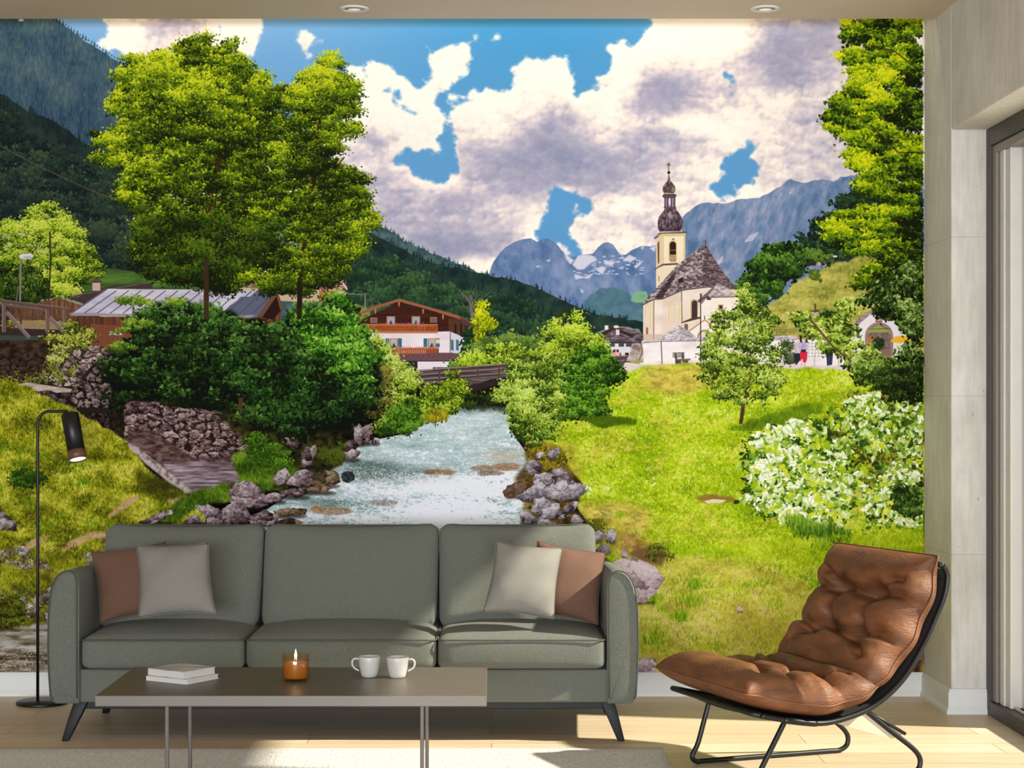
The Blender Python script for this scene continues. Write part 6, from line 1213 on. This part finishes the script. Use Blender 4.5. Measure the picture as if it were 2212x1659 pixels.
# tufted cushions
M_lea = mat('worn_brown_leather', (116, 72, 41), .56, col2=(86, 52, 30), vs=9, bump=.7, bs=55, spec=.35, stretch=(1, 1, 3), detail=6)
def tufted(name, u_prof, T, w0, w1, tufts, segs, seed, overh=(0, 0), puff=1.):
    """cushion following a profile: lower face on the profile, upper face swollen and buttoned"""
    n = 96; m_ = 72; r = random.Random(seed)
    L = [0]
    for a, b in zip(u_prof[:-1], u_prof[1:]): L.append(L[-1] + math.hypot(b[0] - a[0], b[1] - a[1]))
    def prof(s):
        d = s * L[-1]; i = 0
        while i < len(L) - 2 and L[i + 1] < d: i += 1
        t = (d - L[i]) / (L[i + 1] - L[i]); a, b = u_prof[i], u_prof[i + 1]
        i2 = min(i + 1, len(u_prof) - 2); tx, tz = (b[0] - a[0]), (b[1] - a[1]); l = math.hypot(tx, tz)
        return (a[0] + tx * t, a[1] + tz * t), (-tz / l, tx / l)
    PR = [prof(i / n) for i in range(n + 1)]
    nr = [p[1] for p in PR]
    for _ in range(12): nr = [nr[0]] + [((nr[i - 1][0] + nr[i][0] * 2 + nr[i + 1][0]) / 4, (nr[i - 1][1] + nr[i][1] * 2 + nr[i + 1][1]) / 4) for i in range(1, n)] + [nr[-1]]
    wl, ll = (w1 - w0), L[-1]
    def hf(s, q):
        x = q * wl; y = s * ll; h = 1.0
        for (ts, tq, dp, rd) in tufts: h -= dp * math.exp(-(((x - tq * wl) ** 2 + (y - ts * ll) ** 2) / rd ** 2))
        for (s0, q0, s1, q1, dp, wd) in segs:
            ax, ay, bx, by = q0 * wl, s0 * ll, q1 * wl, s1 * ll; dx, dy = bx - ax, by - ay; t = ((x - ax) * dx + (y - ay) * dy) / (dx * dx + dy * dy); tc = max(0, min(1, t))
            wob = .008 * math.sin(t * 9 + seed); d = math.hypot(x - ax - dx * tc + wob * (dy != 0), y - ay - dy * tc + wob * (dx != 0)); h -= dp * math.exp(-(d / wd) ** 2) * (1 if 0 <= t <= 1 else .8)
        return max(.12, h)
    vs = []; fs = []; idx = {}
    for side in (1, -1):
        for i in range(n + 1):
            for k in range(m_ + 1):
                ed = i in (0, n) or k in (0, m_)
                if side == -1 and ed: idx[(side, i, k)] = idx[(1, i, k)]; continue
                s = i / n; q = k / m_; a = 2 * s - 1; b = 2 * q - 1
                e = max(0, 1 - abs(a) ** 5) ** .55 * max(0, 1 - abs(b) ** 7) ** .5
                (u, z), _ = PR[i]; nn = nr[i]
                wr = 1 + (.05 * math.sin(q * 41 + 3 * math.sin(s * 9)) * abs(b) ** 4 + .05 * math.sin(s * 47 + 2 * math.sin(q * 8)) * abs(b) ** 3 + .04 * math.sin(s * 11 + q * 13 + seed))
                mid = T * .34
                hh = mid + (T - mid) * e * hf(s, q) * wr * 1.0 if side == 1 else mid - (mid - .004) * e * (1 + .0 * wr)
                if side == 1 and not ed: hh = max(hh, mid * .75)
                inw = .012 * (1 - e)
                ww = w0 + wl * q
                # scalloped rim
                rim = .010 * math.sin(s * 21 + seed) * abs(b) ** 6 * (1 if b > 0 else -1)
                idx[(side, i, k)] = len(vs); vs.append(CP(u + nn[0] * hh, z + nn[1] * hh, ww + rim))
    for side in (1, -1):
        for i in range(n):
            for k in range(m_):
                f = (idx[(side, i, k)], idx[(side, i + 1, k)], idx[(side, i + 1, k + 1)], idx[(side, i, k + 1)]); fs.append(f if side == -1 else f[::-1])
    bm = bmesh.new(); bm.from_mesh(mesh(vs, fs)); bmesh.ops.smooth_vert(bm, verts=bm.verts[:], factor=.5, use_axis_x=True, use_axis_y=True, use_axis_z=True)
    o = link(name, from_bm(bm), M_lea, chair)
    ring = [idx[(1, 0, k)] for k in range(m_)] + [idx[(1, i, m_)] for i in range(n)] + [idx[(1, n, m_ - k)] for k in range(m_)] + [idx[(1, n - i, 0)] for i in range(n)]
    link('seam', from_bm(tube_bm([vs[q_] for q_ in ring][::2], .0026, True, 6)), mat('seam_leather', (112, 68, 42), .6), o)
    return o
seatp = [(-.055, .290)] + [(u, z + .012) for u, z in rs if .0 <= u <= .50 and z < .3]
backp = [(p.x, p.y) for p in spline([Vector(q + (0,)) for q in ((.463, .276), (.53, .322), (.598, .388), (.66, .472), (.705, .556), (.737, .635), (.754, .705), (.760, .765))], 5)]
TU = [(.36, .34, .8, .05), (.36, .68, .8, .05), (.70, .34, .8, .05), (.70, .68, .8, .05)]
SE = [(.36, .34, .70, .34, .55, .024), (.36, .68, .70, .68, .55, .024), (.36, .34, .36, .68, .55, .024), (.70, .34, .70, .68, .45, .024), (.36, .34, .16, .14, .4, .024), (.36, .68, .16, .9, .4, .024), (.70, .34, .86, .12, .4, .024), (.70, .68, .86, .9, .4, .024), (.36, .34, .40, .0, .42, .024), (.36, .68, .40, 1, .42, .024), (.70, .34, .70, .0, .42, .024), (.70, .68, .70, 1, .42, .024)]
tufted('seat_pad', seatp, .150, -.035, WD + .03, TU, SE, 2)
tufted('back_pad', backp, .165, -.02, WD + .02, [(a * .95, b, c, d) for a, b, c, d in TU], [(a * .95, b, c * .95, d, e, f) for a, b, c, d, e, f in SE], 5)
